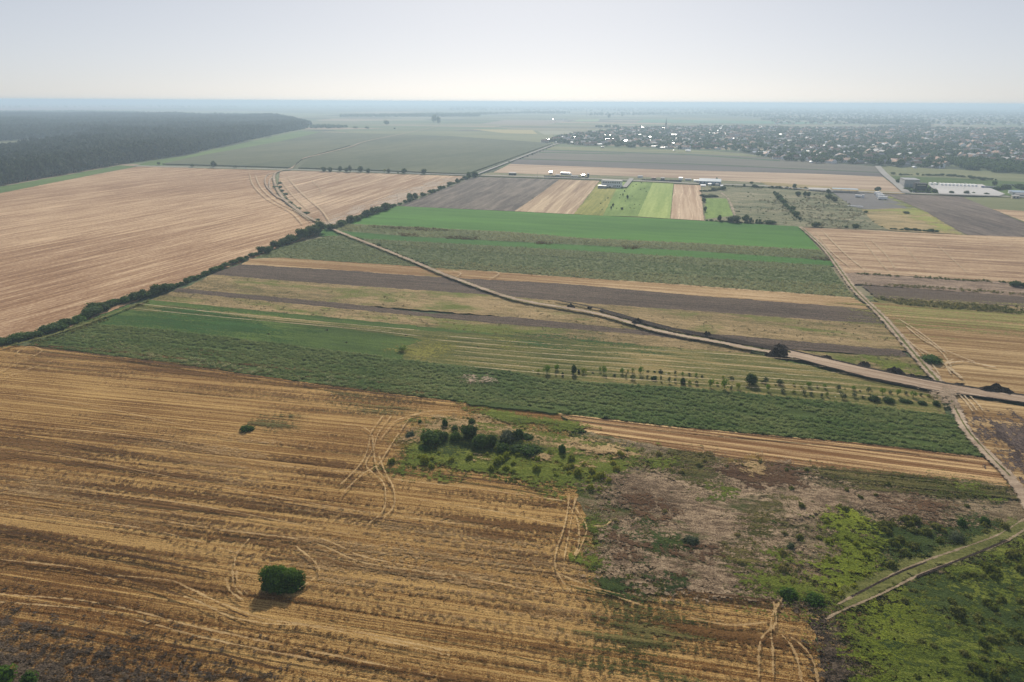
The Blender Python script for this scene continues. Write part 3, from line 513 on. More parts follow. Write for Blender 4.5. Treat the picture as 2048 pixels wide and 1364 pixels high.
# dirt roads
LANE = [(1601, 457), (1645, 498), (1683, 549), (1710, 586), (1765, 641), (1826, 713), (1861, 754), (1878, 772)]
ribbons('dirt_lane', [(LANE, 5.2), ([(1878, 782), (1900, 800), (1926, 861), (1968, 912), (2016, 962), (2050, 1012), (2110, 1120)], 4.2)], M['dirt'])
ribbons('rut_grass', [(LANE, 1.9), ([(1896, 800), (1928, 861), (1970, 912), (2018, 962)], 1.0), ([(1673, 1222), (1800, 1158), (1900, 1122), (1990, 1088), (2060, 1050)], 9.0)], M['verge'])
M['rutdirt'] = soil_mat('rut_dirt', (.20, .15, .095), (.40, .31, .21), 0, big=.05, grain=1.6, gramt=.6, bstr=.4, soft=(.15, .3), nz_amt=2.4, thr=.35, amax=.85)
ribbons('wheel_rut', [([(1650, 1252), (1672, 1238), (1760, 1200), (1840, 1160), (1940, 1122), (2000, 1098), (2060, 1062)], .85), ([(1664, 1226), (1740, 1185), (1815, 1146), (1920, 1108), (1990, 1082), (2050, 1046)], .85), ([(2046, 1046), (2060, 1010), (2050, 985)], 1.8)], M['rutdirt'])
ribbons('dark_rut', [([(1830, 1166), (1880, 1146), (1950, 1118), (2010, 1092)], .7), ([(1700, 1206), (1790, 1160), (1850, 1136)], .6)], M['trench'])
ROADW = [(592, 327), (583, 338), (562, 343), (549, 351), (551, 371), (567, 399), (608, 432), (645, 451), (685, 470), (748, 495), (817, 523), (885, 552), (970, 584), (1046, 607), (1193, 633), (1312, 667), (1420, 688), (1512, 706), (1584, 716)]
ribbons('dirt_road_verge', [(ROADW, 7.0)], M['verge'])
ribbons('dirt_road', [(ROADW, 4.2), ([(583, 339), (591, 327), (608, 318), (649, 308), (700, 295), (735, 283), (817, 266), (902, 248)], 6.0), ([(552, 352), (540, 362), (543, 385), (570, 404), (605, 428)], 3.0), ([(562, 344), (535, 352), (532, 372), (556, 398)], 2.5), ([(1512, 706), (1700, 746), (1860, 786), (1890, 796)], 3.5)], M['dirt'])
field('graded_road', [(1578, 708), (1600, 712), (1758, 750), (1900, 778), (2048, 800), (2400, 850), (2400, 880), (2048, 813), (1880, 790), (1740, 763), (1585, 722)], M['dirt_new'], amp=.4)
ribbons('trench', [([(1110, 606), (1193, 622), (1275, 645), (1400, 676), (1553, 702), (1600, 712), (1760, 749), (1900, 776), (2048, 799), (2400, 850)], 2.2), ([(1585, 722), (1740, 764), (1880, 791), (2048, 815), (2400, 884)], .9), ([(1330, 662), (1450, 684), (1570, 710)], 5.5), ([(1200, 626), (1290, 652), (1340, 664)], 4.0)], M['trench'])
soft_patch('junction_dirt', [(1872, 784), (1900, 782), (1915, 800), (1905, 822), (1888, 812), (1868, 798)], M['puddle'], 3)
soft_patch('wet_patch', [(928, 760), (975, 757), (985, 768), (935, 772)], M['puddle'], 2)
# asphalt roads
A1 = [(-300, 344), (0, 337), (270, 333.5), (583, 341), (930, 352), (960, 352.5), (1109, 357), (1202, 360.5), (1300, 364.5), (1400, 369.5), (1537, 374.5), (1656, 384.5), (1743, 386.5), (1811, 388.5), (1880, 391), (2020, 395.5), (2048, 397), (2400, 415)]
asph = M['asphalt']
def road(name, pts, w, mat):
    C = spline(GP(pts), 10); T = np.gradient(C, axis=0); T /= np.hypot(*T.T)[:, None]; N = np.stack([-T[:, 1], T[:, 0]], 1)
    ZL[0] += .012; V = []
    for c, n in zip(C, N): V += [(*(c+n*w/2), ZL[0]), (*(c-n*w/2), ZL[0])]
    F = [[2*i, 2*i+1, 2*i+3, 2*i+2] for i in range(len(C)-1)]
    return tag(link(name, mesh(name, V, F, [mat])), kind='structure')
road('asphalt_road', A1[2:], 7.5, asph)
road('asphalt_road', [(955, 350), (1039, 317), (1085, 299), (1117, 288), (1150, 283)], 4.6, asph)
road('asphalt_road', [(1812, 387), (1789, 367), (1768, 349), (1755, 334)], 9, asph)
road('gravel_lane', [(1263, 359), (1257, 367), (1248, 377)], 6, M['asphalt'])
road('village_street', [(2400, 370), (2048, 305), (2002, 291), (1960, 272), (1921, 263), (1892, 256), (1882, 246)], 16, asph)
field('concrete_yard', [(1857, 373), (1963, 371), (1985, 381), (2010, 391), (1998, 394), (1878, 390)], M['concrete'], amp=.3)

# ================================================================ VEGETATION
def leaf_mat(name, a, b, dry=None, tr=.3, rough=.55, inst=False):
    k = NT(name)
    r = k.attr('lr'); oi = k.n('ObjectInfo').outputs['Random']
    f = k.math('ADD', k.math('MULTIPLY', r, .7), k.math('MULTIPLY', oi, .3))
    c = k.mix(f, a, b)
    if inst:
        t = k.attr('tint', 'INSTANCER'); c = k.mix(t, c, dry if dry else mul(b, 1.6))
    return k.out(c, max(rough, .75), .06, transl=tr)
LM = {'oak': leaf_mat('oak_leaves', (.018, .045, .010), (.065, .110, .022)), 'hedge': leaf_mat('hedge_leaves', (.028, .062, .012), (.085, .140, .028)),
      'grey': leaf_mat('grey_leaves', (.050, .070, .038), (.115, .135, .080)), 'young': leaf_mat('young_leaves', (.06, .12, .015), (.17, .25, .04), tr=.4),
      'yellow': leaf_mat('yellow_leaves', (.12, .16, .02), (.26, .28, .05)), 'bushy': leaf_mat('bush_leaves', (.007, .026, .005), (.095, .185, .022)),
      'forest': leaf_mat('forest_leaves', (.010, .024, .016), (.055, .084, .046), tr=.12), 'reed': leaf_mat('reed_leaves', (.10, .12, .05), (.24, .22, .13)),
      'dead': leaf_mat('dead_leaves', (.07, .035, .02), (.17, .10, .055), tr=.1)}
BARK = plain('bark', (.10, .075, .055))
ICO_V = None
def ico():
    t = (1+5**.5)/2
    v = np.array([(-1, t, 0), (1, t, 0), (-1, -t, 0), (1, -t, 0), (0, -1, t), (0, 1, t), (0, -1, -t), (0, 1, -t), (t, 0, -1), (t, 0, 1), (-t, 0, -1), (-t, 0, 1)], float)
    v /= np.linalg.norm(v[0])
    f = np.array([(0, 11, 5), (0, 5, 1), (0, 1, 7), (0, 7, 10), (0, 10, 11), (1, 5, 9), (5, 11, 4), (11, 10, 2), (10, 7, 6), (7, 1, 8), (3, 9, 4), (3, 4, 2), (3, 2, 6), (3, 6, 8), (3, 8, 9), (4, 9, 5), (2, 4, 11), (6, 2, 10), (8, 6, 7), (9, 8, 1)])
    return v, f
def crown_mesh(name, mat, seed, nl=9, leaves=700, ls=.11, shape='round', base=.25, core=True):
    """Crown of radius about .5 and height 1 (base..1): leaf faces spread over the skin of overlapping lumps round a darker core."""
    r = np.random.default_rng(seed)
    zc, rz, rx = (1+base)/2, (1-base)/2, .5
    L = []
    for i in range(nl):
        d = r.normal(size=3); d /= np.linalg.norm(d); q = r.uniform(.35, .68)
        w = 1.0
        if shape == 'cone': w = .55+.45*(.5-d[2]*.5)
        if shape == 'tall': w = .8
        c = np.array([d[0]*q*rx*w, d[1]*q*rx*w, zc+d[2]*q*rz])
        L.append((c, r.uniform(.24, .40)*(1 if nl < 14 else .8)))
    L.append((np.array([0, 0, zc]), .36))
    V, F, A = [], [], []
    iv, if_ = ico()
    nv = 0
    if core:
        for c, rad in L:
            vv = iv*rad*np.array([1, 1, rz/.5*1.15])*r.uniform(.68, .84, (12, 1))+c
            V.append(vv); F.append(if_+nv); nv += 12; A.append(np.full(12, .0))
    cen = np.array([l[0] for l in L]); rad = np.array([l[1] for l in L])
    pick = r.choice(len(L), leaves, p=rad**2/np.sum(rad**2))
    d = r.normal(size=(leaves, 3)); d[:, 2] = d[:, 2]*.9+.15; d /= np.linalg.norm(d, axis=1)[:, None]
    p = cen[pick]+d*rad[pick][:, None]*np.array([1, 1, rz/.5*1.15])*r.uniform(.78, 1.12, (leaves, 1))
    n = d+r.normal(size=(leaves, 3))*.45; n /= np.linalg.norm(n, axis=1)[:, None]
    u = np.cross(n, r.normal(size=(leaves, 3))); u /= np.linalg.norm(u, axis=1)[:, None]; w = np.cross(n, u)
    s = ls*r.uniform(.6, 1.3, (leaves, 1))
    T = np.stack([p-u*s*.6-w*s*.5, p+u*s*.6-w*s*.4, p+w*s*.8], 1).reshape(-1, 3)
    V.append(T); F.append(np.arange(leaves*3).reshape(-1, 3)+nv); A.append(np.repeat(r.uniform(.15, 1, leaves), 3))
    V = np.concatenate(V); V[:, 2] = np.maximum(V[:, 2], .02)
    me = mesh(name, V, np.concatenate(F), [mat]); fattr(me, 'lr', np.concatenate(A)); return me
def trunk_mesh(name, top=.45, rad=.035, seed=0):
    r = np.random.default_rng(seed); V, F = [], []
    def tube(a, b, ra, rb, k=6):
        a, b = np.array(a, float), np.array(b, float); d = b-a; u = np.cross(d, (0.3, 1, 0)); u /= np.linalg.norm(u); w = np.cross(d, u); w /= np.linalg.norm(w); s = len(V)
        for q, rr in ((a, ra), (b, rb)):
            for j in range(k): t = 2*math.pi*j/k; V.append(q+(u*math.cos(t)+w*math.sin(t))*rr)
        for j in range(k): F.append([s+j, s+(j+1) % k, s+k+(j+1) % k, s+k+j])
    tube((0, 0, -.03), (0, 0, top*.5), rad*1.2, rad*.85); tube((0, 0, top*.5), (.01, .0, top), rad*.85, rad*.6)
    for i in range(4):
        t = i*1.57+r.uniform(0, .6); tube((0, 0, top*(.55+.1*i)), (.26*math.cos(t), .26*math.sin(t), top*(.55+.1*i)+.26), rad*.5, rad*.2, 5)
    return mesh(name, V, F, [BARK])
CR = {}
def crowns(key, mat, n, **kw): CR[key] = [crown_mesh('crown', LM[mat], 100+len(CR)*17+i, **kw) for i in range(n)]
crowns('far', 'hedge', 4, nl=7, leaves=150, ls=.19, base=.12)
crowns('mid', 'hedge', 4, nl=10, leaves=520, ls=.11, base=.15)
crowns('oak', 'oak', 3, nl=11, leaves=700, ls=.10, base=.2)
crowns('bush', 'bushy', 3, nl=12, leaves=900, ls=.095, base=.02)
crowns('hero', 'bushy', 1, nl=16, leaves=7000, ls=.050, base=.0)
crowns('sunny', 'young', 2, nl=12, leaves=2600, ls=.055, base=.0)  # lighter yellow-green leaves for one part of the lone bush
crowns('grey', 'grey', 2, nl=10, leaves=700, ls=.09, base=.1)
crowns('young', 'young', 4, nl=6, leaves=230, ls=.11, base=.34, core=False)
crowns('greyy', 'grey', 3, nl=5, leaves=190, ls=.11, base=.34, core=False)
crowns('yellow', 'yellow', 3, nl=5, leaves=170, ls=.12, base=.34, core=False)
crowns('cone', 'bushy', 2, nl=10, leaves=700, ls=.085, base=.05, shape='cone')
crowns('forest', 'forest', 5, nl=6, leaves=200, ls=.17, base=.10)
TR = [trunk_mesh('trunk', .55, .035, s) for s in range(3)]
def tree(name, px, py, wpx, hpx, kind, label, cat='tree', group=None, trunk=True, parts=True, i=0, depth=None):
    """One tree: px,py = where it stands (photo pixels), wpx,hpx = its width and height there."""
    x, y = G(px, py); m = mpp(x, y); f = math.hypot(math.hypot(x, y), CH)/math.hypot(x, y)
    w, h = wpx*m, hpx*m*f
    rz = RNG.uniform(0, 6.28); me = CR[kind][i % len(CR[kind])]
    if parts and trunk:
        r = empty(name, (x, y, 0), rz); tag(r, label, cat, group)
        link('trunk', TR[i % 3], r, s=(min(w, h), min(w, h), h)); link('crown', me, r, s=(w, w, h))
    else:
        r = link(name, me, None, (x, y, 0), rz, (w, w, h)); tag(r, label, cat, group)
    return r

# ---- instanced ground plants (nobody could count them)
PROTO = {}
def proto(key, meshes):
    c = bpy.data.collections.new('proto_'+key)
    for me in meshes: c.objects.link(bpy.data.objects.new('proto_'+key, me))
    PROTO[key] = c
def blade_mesh(name, mat, seed, n, rad, h, wd, lean=.5, quad=False):
    r = np.random.default_rng(seed)
    a = r.uniform(0, 6.283, n); q = rad*np.sqrt(r.uniform(0, 1, n)); b = np.stack([q*np.cos(a), q*np.sin(a), np.zeros(n)], 1)
    a2 = a+r.normal(0, .6, n); hh = h*r.uniform(.55, 1.1, n); tip = b+np.stack([np.cos(a2)*hh*lean*r.uniform(.2, 1, n), np.sin(a2)*hh*lean*r.uniform(.2, 1, n), hh], 1)
    t = r.uniform(0, 6.283, n); s = np.stack([np.cos(t), np.sin(t), np.zeros(n)], 1)*wd
    V = np.stack([b-s, b+s, tip], 1).reshape(-1, 3)
    me = mesh(name, V, np.arange(n*3).reshape(-1, 3), [mat]); fattr(me, 'lr', np.repeat(r.uniform(0, 1, n), 3)); return me
def leafy_mesh(name, mat, seed, n, rad, h, ls, lo=.15, flat=.3, tw=.35):
    r = np.random.default_rng(seed); z = h*(lo+(1-lo)*r.uniform(0, 1, n)**.6); a = r.uniform(0, 6.283, n); q = rad*(.25+.75*r.uniform(0, 1, n))
    p = np.stack([q*np.cos(a), q*np.sin(a), z], 1); o = np.stack([np.cos(a), np.sin(a), r.normal(-.1, flat, n)], 1); s = np.cross(o, (0, 0, 1.0)); s /= np.linalg.norm(s, axis=1)[:, None]
    s[:, 2] += r.normal(0, tw, n); l = ls*r.uniform(.7, 1.3, (n, 1))
    V = np.stack([p-o*l*.5, p-s*l*.42, p+o*l*.6, p+s*l*.42], 1).reshape(-1, 3)
    me = mesh(name, V, np.arange(n*4).reshape(-1, 4), [mat]); fattr(me, 'lr', np.repeat(r.uniform(0, 1, n), 4)); return me
def clod_mesh(name, mat, seed):
    r = np.random.default_rng(seed); v, f = ico(); return mesh(name, v*np.array([.5, .35, .25])*r.uniform(.6, 1.2, (12, 1))+(0, 0, .08), f, [mat])
IM = {'crop': leaf_mat('crop_leaves', (.055, .110, .022), (.155, .240, .065), (.30, .32, .12), .3, rough=.75, inst=True), 'weed': leaf_mat('weed_leaves', (.050, .070, .010), (.145, .165, .030), (.24, .20, .08), .3, inst=True),
      'lime': leaf_mat('lime_weed_leaves', (.075, .105, .008), (.235, .27, .03), (.30, .27, .05), .3, inst=True), 'straw': leaf_mat('dry_stalks', (.38, .25, .11), (.70, .52, .27), (.46, .36, .15), .35, inst=True),
      'brown': leaf_mat('dead_stalks', (.06, .030, .016), (.17, .10, .055), (.26, .17, .09), .1, inst=True), 'pale': leaf_mat('pale_crop_leaves', (.12, .165, .065), (.26, .30, .145), (.38, .35, .17), .25, inst=True),
      'clod': plain('clod_soil', (.11, .082, .062), .95, .05, var=.5, sc_=2.0), 'cloda': plain('pale_clod_soil', (.40, .30, .20), .95, .05, var=.35, sc_=2.0), 'greymix': leaf_mat('grey_weed_leaves', (.07, .085, .045), (.20, .19, .12), (.30, .24, .14), .2, inst=True)}
proto('crop', [leafy_mesh('crop', IM['crop'], s, 34, .62, 1.25, .30, .55, .16, .14) for s in range(3)])
proto('soy', [leafy_mesh('soy', IM['crop'], s+9, 14, .5, .7, .45, .2) for s in range(2)])
proto('pale', [leafy_mesh('pale', IM['pale'], s+20, 30, .85, 1.7, .36, .45, .28, .25) for s in range(3)])
IM['mid'] = leaf_mat('mid_crop_leaves', (.085, .145, .045), (.19, .265, .10), (.30, .30, .13), .25, inst=True)
proto('palegrn', [leafy_mesh('palegrn', IM['mid'], s+25, 34, .95, 1.3, .42, .5, .18, .16) for s in range(3)])
proto('grass', [blade_mesh('grass', IM['weed'], s+30, 20, .42, .55, .045, .8) for s in range(3)])
proto('weed', [leafy_mesh('weed', IM['weed'], s+40, 26, .42, .75, .24, .05, .6) for s in range(3)])
proto('limeg', [leafy_mesh('limeg', IM['lime'], s+50, 24, .42, .55, .20, .05, .6) for s in range(3)])
proto('straw', [blade_mesh('straw', IM['straw'], s+60, 22, .5, .75, .045, 1.0) for s in range(3)])
proto('stub', [blade_mesh('stub', IM['straw'], s+65, 16, .60, .15, .03, 2.2) for s in range(3)])
proto('brown', [blade_mesh('brown', IM['brown'], s+70, 26, .55, .8, .05, .9) for s in range(3)])
proto('greymix', [leafy_mesh('greymix', IM['greymix'], s+75, 18, .9, .9, .55, .05, .6) for s in range(3)])
proto('clod', [clod_mesh('clod', IM['clod'], s+80) for s in range(3)])
proto('cloda', [clod_mesh('cloda', IM['cloda'], s+90) for s in range(3)])
proto('fcrown', CR['forest'])
proto('wshrub', [crown_mesh('weed_shrub', IM['weed'], 900+i, 8, 260, .17, base=.0) for i in range(3)])
proto('lshrub', [crown_mesh('lime_shrub', IM['lime'], 920+i, 8, 260, .17, base=.0) for i in range(2)])
proto('vcrown', CR['far'])
def scatter_tree():
    g = bpy.data.node_groups.new('scatter', 'GeometryNodeTree')
    g.interface.new_socket('Geometry', in_out='INPUT', socket_type='NodeSocketGeometry'); g.interface.new_socket('Plants', in_out='INPUT', socket_type='NodeSocketCollection')
    g.interface.new_socket('Geometry', in_out='OUTPUT', socket_type='NodeSocketGeometry')
    i = g.nodes.new('NodeGroupInput'); o = g.nodes.new('NodeGroupOutput'); c = g.nodes.new('GeometryNodeCollectionInfo'); c.inputs['Separate Children'].default_value = True; c.inputs['Reset Children'].default_value = True
    m = g.nodes.new('GeometryNodeInstanceOnPoints'); m.inputs['Pick Instance'].default_value = True
    sv = g.nodes.new('GeometryNodeInputNamedAttribute'); sv.data_type = 'FLOAT_VECTOR'; sv.inputs[0].default_value = 'sc'
    rv = g.nodes.new('GeometryNodeInputNamedAttribute'); rv.data_type = 'FLOAT_VECTOR'; rv.inputs[0].default_value = 'rt'
    L = g.links.new; L(i.outputs[0], m.inputs['Points']); L(i.outputs[1], c.inputs[0]); L(c.outputs[0], m.inputs['Instance']); L(sv.outputs[0], m.inputs['Scale']); L(rv.outputs[0], m.inputs['Rotation']); L(m.outputs[0], o.inputs[0])
    return g
SG = scatter_tree()
NI = [0]
def scatter_pts(name, P, key, s, tint, label=None, zs=None, z=0.0):
    me = bpy.data.meshes.new(name); n = len(P); me.vertices.add(n)
    me.vertices.foreach_set('co', np.column_stack([P, np.full(n, z)]).astype(np.float32).ravel())
    a = me.attributes.new('sc', 'FLOAT_VECTOR', 'POINT'); zs = s if zs is None else zs; a.data.foreach_set('vector', np.column_stack([s, s, zs]).astype(np.float32).ravel())
    a = me.attributes.new('rt', 'FLOAT_VECTOR', 'POINT'); a.data.foreach_set('vector', np.column_stack([np.zeros(n), np.zeros(n), RNG.uniform(0, 6.28, n)]).astype(np.float32).ravel())
    fattr(me, 'tint', tint)
    o = link(name, me); md = o.modifiers.new('scatter', 'NODES'); md.node_group = SG
    md[[x.identifier for x in SG.interface.items_tree if x.name == 'Plants'][0]] = PROTO[key]
    NI[0] += n; return tag(o, label, kind='stuff')
def vnoise(P, f, seed=0.0):
    return np.array([mn.noise(Vector((p[0]*f, p[1]*f, seed))) for p in P])
def scatter(name, px, key, dens, smin, smax, tint=(0, .4), clump=None, rows=None, stretch=None, label=None, world=None, inset=0.0, zj=.25):
    """Random points in a photo-traced polygon; clump=(frequency, threshold) keeps only noise peaks; rows=(angle, spacing) sets drills."""
    poly = np.array(world if world is not None else GP(px)); lo, hi = poly.min(0), poly.max(0); d = hi-lo
    n = int(dens*d[0]*d[1]); n = min(n, 1500000)
    P = RNG.uniform(lo, hi, (n, 2))
    if rows:
        a, sp_ = rows; c, s_ = math.cos(-a), math.sin(-a); u = P[:, 0]*c-P[:, 1]*s_; v = P[:, 0]*s_+P[:, 1]*c
        v = np.round(v/sp_)*sp_+RNG.normal(0, sp_*.13, n); P = np.column_stack([u*math.cos(a)-v*math.sin(a), u*math.sin(a)+v*math.cos(a)])
    P = P[in_poly(P, poly)]
    # leave out what no camera near the photograph's could see
    dx = np.abs(P[:, 0])/np.maximum(P[:, 1], 1); P = P[dx < 1.0]
    if inset: P = P[edge_dist(P, poly) > inset]
    if clump:
        nz = vnoise(P, clump[0], 5.5); P = P[nz+RNG.normal(0, .08, len(P)) > clump[1]]
    if stretch is not None:
        c_, s_ = math.cos(-stretch), math.sin(-stretch); Q = np.column_stack([(P[:, 0]*c_-P[:, 1]*s_)*.08, P[:, 0]*s_+P[:, 1]*c_]); keep = vnoise(Q, .8, 7.7) > -.30; P, Q = P[keep], Q[keep]
        nb = vnoise(Q, .35, 3.3)*1.3
    else: nb = 0
    big = .5+.5*np.clip(nb+vnoise(P, .03, 1.5)*1.6+vnoise(P, .3, 2.5)*.7, -1, 1)
    s = RNG.uniform(smin, smax, len(P)); t = tint[0]+(tint[1]-tint[0])*np.clip(big+RNG.normal(0, .15, len(P)), 0, 1)
    return scatter_pts(name, P, key, s, t, label, s*RNG.uniform(1-zj, 1+zj, len(P)))

CROP = [(164, 648), (342, 664), (700, 708), (810, 723), (1010, 744), (1090, 763), (1380, 780), (1656, 806), (1827, 826), (1896, 834), (1929, 862), (1966, 918), (1730, 891), (1348, 857), (1121, 830), (937, 808), (700, 780), (273, 720), (62, 694)]
scatter('sunflower_crop', CROP, 'crop', 1.35, .82, 1.12, (0, .6), rows=(A_ST, .9), stretch=A_ST, zj=.1, label='dense dark green crop plants in the long field')
scatter('weed_heads', [(262, 708), (400, 722), (700, 765), (690, 778), (400, 736), (262, 717)], 'pale', .35, .7, 1.2, (.2, 1), clump=(.09, .05))
scatter('weed_heads', [(100, 690), (262, 712), (300, 715), (260, 690), (160, 672)], 'pale', .12, .6, 1.0, (.2, 1), clump=(.09, .15))
scatter('weed_heads', [(700, 765), (930, 800), (940, 790), (700, 752)], 'pale', .10, .6, 1.0, (.2, 1), clump=(.09, .15))
scatter('soy_plants', [(920, 818), (1112, 840), (1181, 862), (1146, 873), (958, 850)], 'soy', 1.6, .8, 1.1, (0, .3), rows=(A_ST, .8))
slab('crop_ridge', [(935, 809), (1000, 816), (1115, 829), (1113, 833), (1000, 821), (933, 813)], 1.3, M['crop_floor'])
T4 = [(712, 478), (1022, 495), (1380, 516), (1660, 533), (1708, 598), (1380, 574), (1083, 553), (974, 545), (861, 538), (790, 512)]
scatter('tall_crop', [(712, 478), (1022, 495), (1380, 516), (1660, 533), (1670, 548), (1380, 531), (1060, 513), (800, 497)], 'pale', .42, .65, .9, (.0, .6))
scatter('tall_crop', [(750, 487), (1060, 511), (1380, 530), (1668, 546), (1690, 575), (1380, 556), (1060, 540), (860, 530), (790, 511)], 'palegrn', .42, .65, .9, (0, .25))
scatter('tall_crop', [(860, 522), (1060, 537), (1380, 553), (1688, 572), (1708, 597), (1380, 573), (1083, 552), (974, 544), (861, 537)], 'pale', .42, .7, 1.0, (.3, .9))
scatter('tall_crop', [(658, 474), (690, 474), (760, 501), (845, 535), (560, 517), (510, 519), (560, 495)], 'palegrn', .42, .65, .9, (.1, .8))
scatter('reeds', [(690, 450), (1022, 466), (1158, 478), (1400, 489), (1640, 502), (1658, 522), (1380, 503), (1193, 493), (988, 483), (817, 474), (678, 462)], 'pale', .38, .65, 1.0, (.1, .8))
scatter('dead_stalks', [(740, 453), (860, 457), (920, 463), (860, 464), (745, 457)], 'brown', .3, 1.5, 2.4, (0, .4))
for a, b in ((815, 471), (905, 476), (935, 478), (1085, 487), (1260, 496), (1640, 519)): scatter('dead_stalks', [(a-16, b-3), (a+18, b-2), (a+20, b+4), (a-14, b+3)], 'brown', .4, 1.5, 2.2, (.2, .9))
# dry grass strips and rough pasture
scatter('dry_grass', [(424, 551), (690, 572), (970, 591), (1193, 610), (1380, 623), (1766, 651), (1822, 706), (1587, 685), (1433, 672), (1270, 664), (1022, 636), (700, 611), (365, 580)], 'greymix', .10, .5, .9, (.3, 1), clump=(.05, -.1))
scatter('dry_grass', [(344, 585), (700, 621), (1000, 650), (1300, 673), (1500, 700), (1500, 712), (1200, 692), (700, 642), (300, 603)], 'greymix', .20, .5, .9, (.1, 1), clump=(.08, -.1))
scatter('dry_grass', [(1560, 700), (1680, 710), (1818, 717), (1862, 755), (1800, 750), (1640, 718)], 'greymix', .25, .5, .9, (.2, 1), clump=(.08, -.05))
scatter('dry_grass', [(1402, 371), (1656, 384), (1722, 420), (1783, 461), (1600, 454), (1471, 434), (1452, 384)], 'greymix', .035, .9, 1.6, (0, .6), clump=(.02, 0))
scatter('weed_strip_plants', [(1745, 598), (1800, 602), (2048, 618), (2400, 650), (2400, 668), (2048, 632), (1800, 612)], 'weed', .8, 1.5, 2.4, (0, .7), clump=(.06, -.2))
scatter('weed_strip_plants', [(1722, 567), (1900, 578), (2048, 590), (2048, 594), (1900, 583), (1722, 572)], 'weed', .5, 1.3, 2.0, (.4, 1), clump=(.06, -.2))
scatter('weed_strip_plants', [(1715, 549), (1900, 560), (2030, 568), (2030, 570.5), (1900, 562.5), (1715, 551)], 'weed', .8, 1.4, 2.2, (0, .3), clump=(.1, -.3))
# weed island
ISL = [(770, 936), (798, 900), (825, 842), (915, 834), (1044, 858), (1142, 870), (1232, 890), (1305, 904), (1300, 935), (1232, 955), (1208, 997), (1151, 996), (1000, 970), (860, 950)]
scatter('island_weeds', [(775, 934), (800, 900), (1000, 912), (1200, 930), (1205, 993), (1151, 993), (1000, 967), (860, 947)], 'limeg', 2.0, .8, 1.6, (0, .7), clump=(.12, -.15))
scatter('island_weeds', ISL, 'weed', 1.4, .7, 1.5, (0, .8), clump=(.15, -.05))
scatter('island_dry_grass', [(822, 848), (915, 840), (1040, 866), (1200, 893), (1262, 906), (1256, 926), (1180, 920), (1050, 893), (950, 884), (835, 884)], 'straw', 3.0, .9, 1.6, (0, .5), clump=(.12, -.12))
for pts in ([(780, 880), (820, 878), (835, 895), (800, 902)], [(880, 900), (900, 898), (900, 912), (885, 912)], [(1070, 918), (1100, 918), (1102, 928), (1075, 928)], [(1138, 938), (1172, 930), (1184, 942), (1150, 953)], [(1230, 905), (1256, 908), (1254, 924), (1232, 922)], [(945, 918), (975, 916), (978, 926), (950, 928)],
            [(1036, 934), (1058, 936), (1055, 944), (1038, 942)], [(1484, 918), (1512, 916), (1532, 935), (1525, 958), (1488, 950)], [(1440, 925), (1470, 922), (1470, 935)]):
    scatter('dry_grass_clump', pts, 'straw', 5.0, 1.1, 1.9, (0, .3))
# bare ground and its weeds
BARE = [(1207, 965), (1290, 922), (1434, 930), (1640, 952), (1759, 972), (1900, 1005), (2015, 1050), (1880, 1062), (1740, 1052), (1640, 1045), (1645, 1140), (1600, 1185), (1480, 1203), (1350, 1194), (1208, 1165), (1205, 1080)]
scatter('soil_clods', BARE, 'cloda', 2.2, .4, 1.1)
scatter('low_weeds', BARE, 'weed', .9, .5, 1.2, (.3, 1), clump=(.16, .12))
scatter('low_weeds', [(1290, 905), (1434, 915), (1640, 945), (2016, 976), (2040, 1010), (1880, 1000), (1640, 958), (1434, 940), (1290, 940)], 'weed', 2.0, .7, 1.5, (.2, 1.0), clump=(.12, -.1))
for pts, m in GREENP: scatter('weed_patch_plants', pts, 'limeg' if m == 'w_lime' else 'weed', 3.0, .8, 1.7, (.0, .5) if m != 'w_olive' else (.3, .9), clump=(.2, -.25))
for pts in BROWNP: scatter('dead_weed_plants', pts, 'brown', 3.5, .8, 1.6, (0, .6), clump=(.2, -.25))
scatter('lime_weed_plants', [(1628, 1045), (1660, 1032), (1720, 1045), (1752, 1090), (1764, 1150), (1740, 1200), (1660, 1218), (1645, 1160)], 'limeg', 4.0, .8, 1.5, (0, .5), clump=(.2, -.35))
COR = [(1676, 1240), (1740, 1218), (1840, 1168), (1960, 1128), (2060, 1088), (2500, 960), (2700, 1700), (1730, 1700), (1702, 1364)]
scatter('corner_weed_plants', COR, 'weed', 3.4, .7, 1.6, (0, .7), clump=(.12, -.5))
scatter('corner_grass', COR, 'grass', 3.0, .8, 1.7, (0, .6), clump=(.2, -.1))
scatter('corner_tall_weeds', COR, 'greymix', .25, .5, 1.0, (0, .4), clump=(.1, .08))
scatter('corner_scrub', COR, 'wshrub', .22, .6, 1.9, (0, .5), clump=(.1, -.1))
scatter('corner_scrub', [(1850, 1180), (1950, 1140), (2060, 1110), (2250, 1150), (2200, 1420), (1900, 1420), (1870, 1330), (1920, 1260)], 'wshrub', .25, .7, 2.6, (0, .35), clump=(.14, 0))
scatter('wedge_scrub', [(1725, 1050), (1800, 1045), (1900, 1062), (2010, 1040), (2035, 1060), (1980, 1088), (1850, 1125), (1770, 1150), (1745, 1100)], 'wshrub', .25, .8, 2.4, (0, .5), clump=(.14, -.1))
scatter('lime_scrub', [(1628, 1045), (1660, 1032), (1720, 1045), (1752, 1090), (1764, 1150), (1740, 1200), (1660, 1218), (1645, 1160)], 'lshrub', .25, .6, 1.8, (0, .5))
scatter('island_scrub', [(775, 934), (800, 900), (1000, 905), (1250, 915), (1230, 950), (1205, 993), (1151, 990), (1000, 967), (860, 947)], 'lshrub', .10, .7, 2.4, (.1, .8), clump=(.12, -.1))
scatter('bare_ground_scrub', BARE, 'wshrub', .035, .6, 2.0, (.1, .9), clump=(.1, .0))
scatter('bare_ground_straw', BARE, 'straw', .8, .6, 1.3, (0, .8), clump=(.14, .0))
